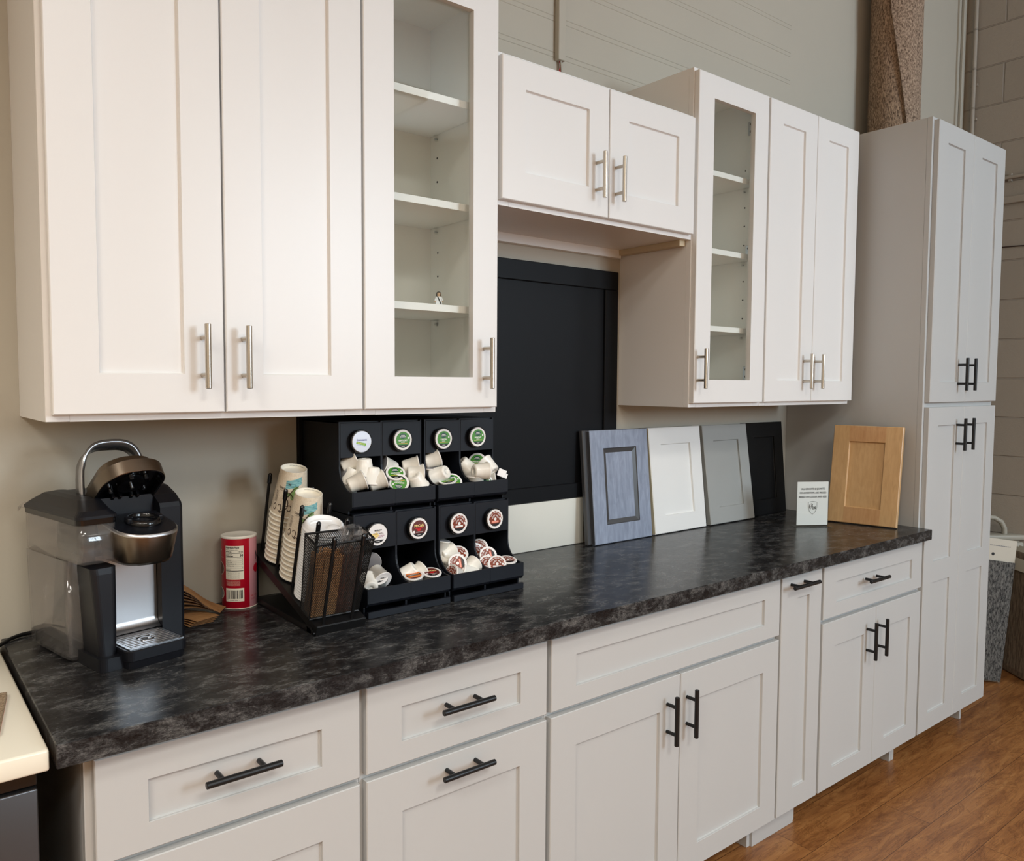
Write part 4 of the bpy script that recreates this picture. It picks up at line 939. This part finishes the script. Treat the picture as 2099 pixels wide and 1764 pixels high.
# display pods on the panels
DISP=[(25.6,-8.44,51.42,'ent','','silver display pod lid with a tilted lime label on the first upper drawer panel'),
(30.0,-8.44,51.4,'green','NANTUCKET','green display pod lid on the second upper drawer panel from the left'),
(34.7,-8.44,51.32,'green','SUMATRA','green display pod lid on the third upper drawer panel from the left'),
(38.93,-8.44,51.36,'green','BREAKFAST','green display pod lid on the rightmost upper drawer panel'),
(25.78,-11.02,43.12,'bigelow','','white tea display pod lid half hidden by the mesh basket'),
(30.15,-11.02,43.2,'mccafe','','maroon display pod lid with red cup on the second lower drawer panel'),
(34.78,-11.02,43.18,'donut','DECAF','brown doughnut-patterned display pod lid on the third lower drawer panel'),
(39.22,-11.02,43.16,'donut','REG','brown doughnut-patterned display pod lid on the rightmost lower drawer panel')]
for x,y,z,kind,nm,label in DISP:
    T_=Matrix.Translation((x,y,z))@Matrix.Rotation(90*D2R,4,'X')
    r=tag(link('display_pod',None),label,'display pod','display pods on the drawer fronts'); r.matrix_world=Matrix.Translation(Vector((x,y,z))*I)@Matrix.Rotation(90*D2R,4,'X')
    b=MB(); b.lathe([(1.02,0),(1.1,.05),(1.12,.4),(1.08,.5),(1.0,.52),(.98,.45)],'plasticgloss',36); b.build('holder_ring',r)
    b=MB(); b.lathe([(.97,.3),(.99,.52),(.95,.56),(.88,.56)],'lidwhite',36); 
    b.T=Matrix.Identity(4); design(b,kind,.565,nm,.97,'yellow' if nm=='BREAKFAST' else 'goldprint'); b.build('pod_lid',r)
# sugar packet in last bin
b=MB(); b.T=Matrix.Translation((41.0,-10.35,47.55))@Matrix.Rotation(25*D2R,4,'Y')@Matrix.Rotation(-20*D2R,4,'Z'); b.box(-.45,.45,-.05,.05,-.35,.45,'paper',.04); b.box(-.2,.7,.08,.14,-.3,.2,'paper',.02)
tag(b.build('creamer_packet'),'small crumpled white packet at the right end of the upper right bin','packet')
# ================================================================ DOOR SAMPLES
H_=14.72
def sample(name,label,x0,x1,yf,t,m,ops=True,mould=None,pm=None,lean=7.2,edge=None,axis='y',group='door samples leaning on the counter'):
    w=x1-x0; r=thing(name,label,'door sample',(x0,yf+t*math.cos(lean*D2R),Zc+.02),0,group); r.rotation_euler=(-lean*D2R,0,0)
    b=MB(); o=[(2.35,w-2.35,2.4,H_-2.35)]
    front(b,0,w,0,H_,-t,t,o,m,ch=.08,rec=.3 if t>.6 else .25,mould=mould,pm=pm); b.build('door_panel',r)
    return r
r=sample('door_sample','blue-grey stained cabinet door sample with dark glazed moulding, leaning below the window',62.1,73.05,-3.0,.56,'bluewood',lean=5.3,mould=(.62,'bluedark'))
b=MB(); b.box(-.03,.0,-.5,-.05,.1,H_-.1,'bluedark'); b.box(-.0,10.9,-.5,-.03,H_-.01,H_+.02,'bluedark'); b.build('side_edge',r)
r=sample('door_sample','dark edge of a second stained door sample hidden behind the blue-grey one',61.35,72.25,-2.42,.56,'bluedark',lean=5.3)
r=sample('door_sample','white shaker cabinet door sample leaning between the blue-grey and grey samples',73.8,84.95,-2.9,.62,'samplewhite',lean=6.6)
b=MB(); b.box(-.03,.0,-.56,-.04,.1,H_-.1,'sampleedge'); b.build('side_edge',r)
r=sample('door_sample','olive edge of a door sample showing behind the white shaker sample',73.1,84.2,-2.25,.58,'sampleolive',lean=6.6)
r=sample('door_sample','grey shaker cabinet door sample leaning against the wall, right of the white one',85.95,96.85,-2.95,.8,'samplegrey',lean=8)
r=sample('door_sample','black shaker cabinet door sample leaning in the corner behind the small sign',96.5,106.85,-2.1,.74,'sampleblack',lean=5.1)
# maple sample leaning on the pantry side
r=thing('door_sample','natural maple cabinet door sample leaning against the side of the tall pantry','door sample',(106.1,-20.7,Zc+.02),0,'door samples leaning on the counter')
ml=math.asin(2.35/14.7); 
r.rotation_euler=Euler((0,0,0)); Rm=Matrix.Rotation(-100.8*D2R+11*D2R,4,'Z')
dirv=Vector((104.25-106.15,-10.95+20.6,0)).normalized(); up=Vector((0,0,1)); nrm=dirv.cross(up)  # outward = -x side
xv=-dirv; face=Vector((-1,0,0))
# local x along bottom edge from back to front, local -y outward
xv=(-dirv); yv=up.cross(xv).normalized()   # into the pantry
T_=Matrix((xv,yv,up)).transposed().to_4x4(); r.matrix_world=Matrix.Translation(Vector((104.25,-10.95,Zc+.02))*I)@T_@Matrix.Rotation(-ml,4,'X')
w=9.85; b=MB(); y=0; t_=.75
front(b,0,w,0,H_,-t_,t_,[(2.35,w-2.35,2.4,H_-2.4)],'maple',ch=.08,rec=.3); b.build('door_panel',r)
b=MB(); b.box(2.36,w-2.36,-t_-.012,-t_+.02,.09,2.39,'maplerail'); b.build('rail',r); b=MB(); b.box(2.36,w-2.36,-t_-.012,-t_+.02,H_-2.39,H_-.09,'maplerail'); b.build('rail',r)
# ================================================================ COUNTER SIGN
dx,dy=99.85-95.6,-13.3+10.75; L=math.hypot(dx,dy); ang=math.atan2(dy,dx)
r=thing('counter_sign','small white sign about countertop pricing in a clear acrylic stand','sign',(95.6,-10.75,Zc),ang)
b=MB(); b.box(-.0,L,.02,.07,.1,6.65,'acrylic'); b.box(0,L,-.13,-.08,.1,6.65,'acrylic'); b.box(-.35,L+.35,-1.0,1.2,.0,.09,'acrylic',.02); b.build('acrylic_stand',r)
b=MB(); b.box(.06,L-.06,-.075,.015,.22,6.6,'paper'); pp=b.build('paper_insert',r)
b=MB(); f=lambda x,y:(L/2+x,-.14,y)
for s,z in (('ALL GRANITE & QUARTZ',5.55),('COUNTERTOPS ARE PRICED',4.97),('BASED ON COLOR AND SIZE',4.38)): put_text(b,s,.37,lambda x,y,z=z:(L/2+x,-.14,z+y),'ink',bold=.004,sx=.88)
sh=[(-.68,3.62),(-.35,3.66),(0,3.7),(.35,3.66),(.68,3.62),(.68,2.9),(.55,2.4),(.3,2.05),(0,1.82),(-.3,2.05),(-.55,2.4),(-.68,2.9)]
b.tube([(L/2+x,-.14,z) for x,z in sh],.018,'ink',n=4,closed=True)
for s,x,z,q in (('3',-.12,3.1,.75),(':',-.42,2.85,.5),('1',.08,2.72,.62),('6',.4,2.78,.62)): put_text(b,s,q,lambda px,py,x=x,z=z:(L/2+x+px,-.141,z+py),'ink',bold=.01)
b.tube([(L/2-.46,-.14,3.25),(L/2-.5,-.14,2.9),(L/2-.35,-.14,2.62),(L/2-.2,-.14,2.7)],.03,'ink',n=4)
b.build('lettering',pp)
# ================================================================ TOY FIGURE
r=thing('toy_figure','tiny robed toy figure with long black hair on the lowest glass-cabinet shelf','figurine',(33.95,-9.2,64.36),-25*D2R)
b=MB(); b.prism([(-.33,0),(.33,0),(.24,.95),(-.24,.95)],'y',-.16,.16,'paper'); b.build('robe',r)
b=MB(); b.T=Matrix.Translation((0,0,.95)); b.lathe([(0,0),(.12,.0),(.17,.06),(.17,.34),(.1,.38),(0,.38)],'skin',14); hd=b.build('head',r)
b=MB(); b.T=Matrix.Translation((0,.03,0)); b.lathe([(.27,.8),(.25,1.1),(.22,1.32),(.12,1.42),(0,1.43)],'ink',16,a0=-35*D2R,a1=215*D2R); b.build('hair',hd)
b=MB(); [b.cyl((x,-.165,1.18),(x,-.175,1.18),.022,'ink',n=8) for x in (-.06,.06)]; b.box(-.04,.04,-.175,-.16,1.06,1.08,'ink'); b.build('face_print',hd)
b=MB(); b.prism([(-.2,.93),(-.08,.95),(.26,.2),(.2,.1)],'y',-.18,-.155,'ink'); b.build('sash',r)
for s in (-1,1):
    b=MB(); b.tube([(s*.24,0,.88),(s*.36,-.05,.65),(s*.38,-.14,.5)],.07,'paper',n=8); b.cyl((s*.38,-.14,.5),(s*.38,-.18,.4),.05,'skin',n=8); b.build('arm',r)
# ================================================================ CARPET ROLL ON THE PANTRY
r=thing('carpet_roll','tall brown fleck carpet roll standing on top of the pantry against the wall','carpet roll',(132.3,-5.0,95.15))
b=MB(); n=30; k=30
R0=4.05
rings=[]
for j in range(13):
    z=.0+52*j/12; rings.append([((R0+.05*math.sin(z*.4+i))*math.cos(2*math.pi*i/k),(R0+.05*math.sin(z*.4+i))*math.sin(2*math.pi*i/k),z) for i in range(k)])
b.loft(rings,'carpetback',True,True,True,True); b.build('rolled_layers',r)
b=MB(); # loose outer flap, cut diagonally
vs=[];fs=[]; nz=14; na=10
for j in range(nz+1):
    z=52*j/nz; a_start=(-112-38*min(1.4,z/19))*D2R; a_end=(20)*D2R
    for i in range(na+1):
        a=a_start+(a_end-a_start)*i/na; lift=.55 if i==0 else (.5 if i<3 else .35); rr=R0+lift
        vs.append((rr*math.cos(a),rr*math.sin(a),z))
for j in range(nz):
    for i in range(na): q=j*(na+1)+i; fs.append((q,q+1,q+na+2,q+na+1))
b.add(vs,fs,'carpetbrown',True)
vs2=[];
for j in range(nz+1):
    x,y,z=vs[j*(na+1)]; d=math.hypot(x,y); vs2+=[(x,y,z),(x*(R0-.02)/d,y*(R0-.02)/d,z)]
b.add(vs2,[(2*i,2*i+1,2*i+3,2*i+2) for i in range(nz)],'carpetback',False)
b.build('outer_flap',r)
# ================================================================ CARPET SAMPLE BOOKS, FAR RIGHT
def book(label,x,y,w,h,t,head,matn,rz,rx,ry,group='carpet sample boards'):
    r=thing('carpet_sample_board',label,'carpet sample',(x,y,.03),rz*D2R,group); r.rotation_euler=(rx*D2R,ry*D2R,rz*D2R)
    b=MB(); b.box(-w,0,0,t,0,h,'board',.05); b.build('backing_board',r)
    if head is not None:
        b=MB(); b.box(-w+.1,-.15,-.45,-.01,.2,h-head,matn,.1,2); b.build('carpet_panel',r)
        if head>1:
            b=MB(); b.cyl((-w*.25-1.2,-.02,h-head+1.2),(-w*.25-1.2,.01,h-head+1.2),.3,'dark',n=14); [b.box(-5.2+.34*q,-4.95+.34*q,-.02,-.005,h-1.4,h-1.25,'greyprint') for q in range(12)]; b.build('header_print',r)
    return r
book('grey ribbed carpet sample board leaning at the far right, nearest the pantry',157.7,-16.9,13,27.3,.45,4.2,'carpetgrey',-38,-4,7.5)
book('dark brown carpet sample board behind the grey ribbed one',160.6,-15.2,12,25.2,.45,4.0,'carpetdark',-38,-5,7.0)
for i,(dx_,m_) in enumerate((((0),'carpetcut'),((.95),'carpetbrown'),((1.9),'carpetcut'),((2.85),'carpetdark'))):
    r=thing('carpet_sample_board','thick carpet swatch hanging edge-on at the frame edge, %s from the pantry side'%('first','second','third','fourth')[i],'carpet sample',(159.9+dx_*.8,-21.9-dx_*.62,.03),-38*D2R,'carpet swatches seen edge-on')
    b=MB(); pts=[(.0,1.5),(.25,.35),(.9,.0),(1.6,.4),(1.6,1.2),(1.1,2.2),(1.5,12),(1.5,24),(1.0,24.6),(.8,24.4),(.55,12),(.3,3.5)]
    b.prism([(p[0]*.54,p[1]) for p in pts],'y',-1.5,10,m_); b.build('carpet_panel',r)
    b=MB(); b.prism([(-.12,21),(.0,21),(.95,24.9),(.85,25.1)],'y',-1.6,10,'board'); b.build('edge_strip',r)
t=thing('sample_rack','off-white plastic carrying rack with a loop handle above the carpet samples','rack',(167.5,-10.2,-2.4),-38*D2R)
b=MB(); b.box(-9,14,-1.2,1.2,25.6,27.6,'offwhite',.3,2); b.build('rail',t)
b=MB(); b.box(-9,14,-1.5,1.5,28.0,29.1,'offwhite',.3,2); b.box(-9,14,-.6,.6,27.6,28.05,'offwhite'); b.build('rail',t)
b=MB(); b.tube([(-5.2,0,29),(-5.0,0,31),(-4.4,0,32.6),(-3.8,0,33),(1.2,0,32.4),(2.6,0,31.6),(3.3,0,30.3),(3.4,0,29)],.55,'offwhite',n=8,ry=.5); b.build('loop_handle',t)
for x in (-8.4,13.4):
    b=MB(); b.box(x-.5,x+.5,-.5,.5,2.45,25.8,'offwhite',.1); b.build('leg',t)
# ================================================================ LIGHTS
def area(name,loc,rot,sx,sy,power,col,spread=math.pi):
    l=bpy.data.lights.new(name,'AREA'); l.shape='RECTANGLE'; l.size=sx*I; l.size_y=sy*I; l.energy=power; l.color=col; l.spread=spread
    o=bpy.data.objects.new(name,l); C.objects.link(o); o.location=Vector(loc)*I; o.rotation_euler=rot; return o
area('window_daylight',(175.0,-177,97),(0,90*D2R,0),64,53,WIN*.22,(.74,.88,1.0)); area('window_daylight',(122,-217.5,97),(90*D2R,0,0),46,64,WIN,(.74,.88,1.0))
for i,(x,y) in enumerate(((-92,-100),(12,-150),(110,-185),(-92,-170),(-35,-185))):
    t=thing('ceiling_light','ceiling light panel %s, outside the picture'%['at the front left','in the front middle','at the front right','at the rear left','in the rear middle'][i],'ceiling light',(x,y,149.9),0,'ceiling light panels')
    b=MB(); b.box(-24.5,24.5,-12.5,12.5,-2.2,0,'offwhite'); b.build('housing',t)
    area('ceiling_lamp',(x,y,147.5),(0,0,0),46,23,LAMP[i],(1.0,.96,.89),146*D2R)
w=bpy.data.worlds.new('World'); bpy.context.scene.world=w; w.use_nodes=True; bg=w.node_tree.nodes['Background']; bg.inputs[0].default_value=(.75,.85,1,1); bg.inputs[1].default_value=1.0
# ================================================================ CAMERA
cd=bpy.data.cameras.new('camera'); cam=bpy.data.objects.new('camera',cd); C.objects.link(cam)
cd.sensor_width=36; cd.sensor_fit='HORIZONTAL'; cd.lens=1640.7/2099*36; cd.clip_start=.01; cd.clip_end=100
yaw,pitch,roll=-.6787,-.0596,.0057
fw=Vector((-math.sin(yaw)*math.cos(pitch),math.cos(yaw)*math.cos(pitch),math.sin(pitch))); rt=fw.cross(Vector((0,0,1))).normalized(); up=rt.cross(fw)
r2=rt*math.cos(roll)+up*math.sin(roll); u2=-rt*math.sin(roll)+up*math.cos(roll)
cam.matrix_world=Matrix.Translation(Vector((-9.949,-75.167,56.94))*I)@Matrix((r2,u2,-fw)).transposed().to_4x4()
sc=bpy.context.scene; sc.camera=cam
sc.view_settings.view_transform='Standard'; sc.view_settings.look='None'; sc.view_settings.gamma=1; sc.view_settings.use_curve_mapping=False; sc.view_settings.exposure=EXPO
sc.cycles.use_denoising=True; sc.cycles.max_bounces=10; sc.cycles.diffuse_bounces=5; sc.cycles.transparent_max_bounces=12; sc.cycles.caustics_reflective=False; sc.cycles.caustics_refractive=False; sc.cycles.sample_clamp_indirect=6
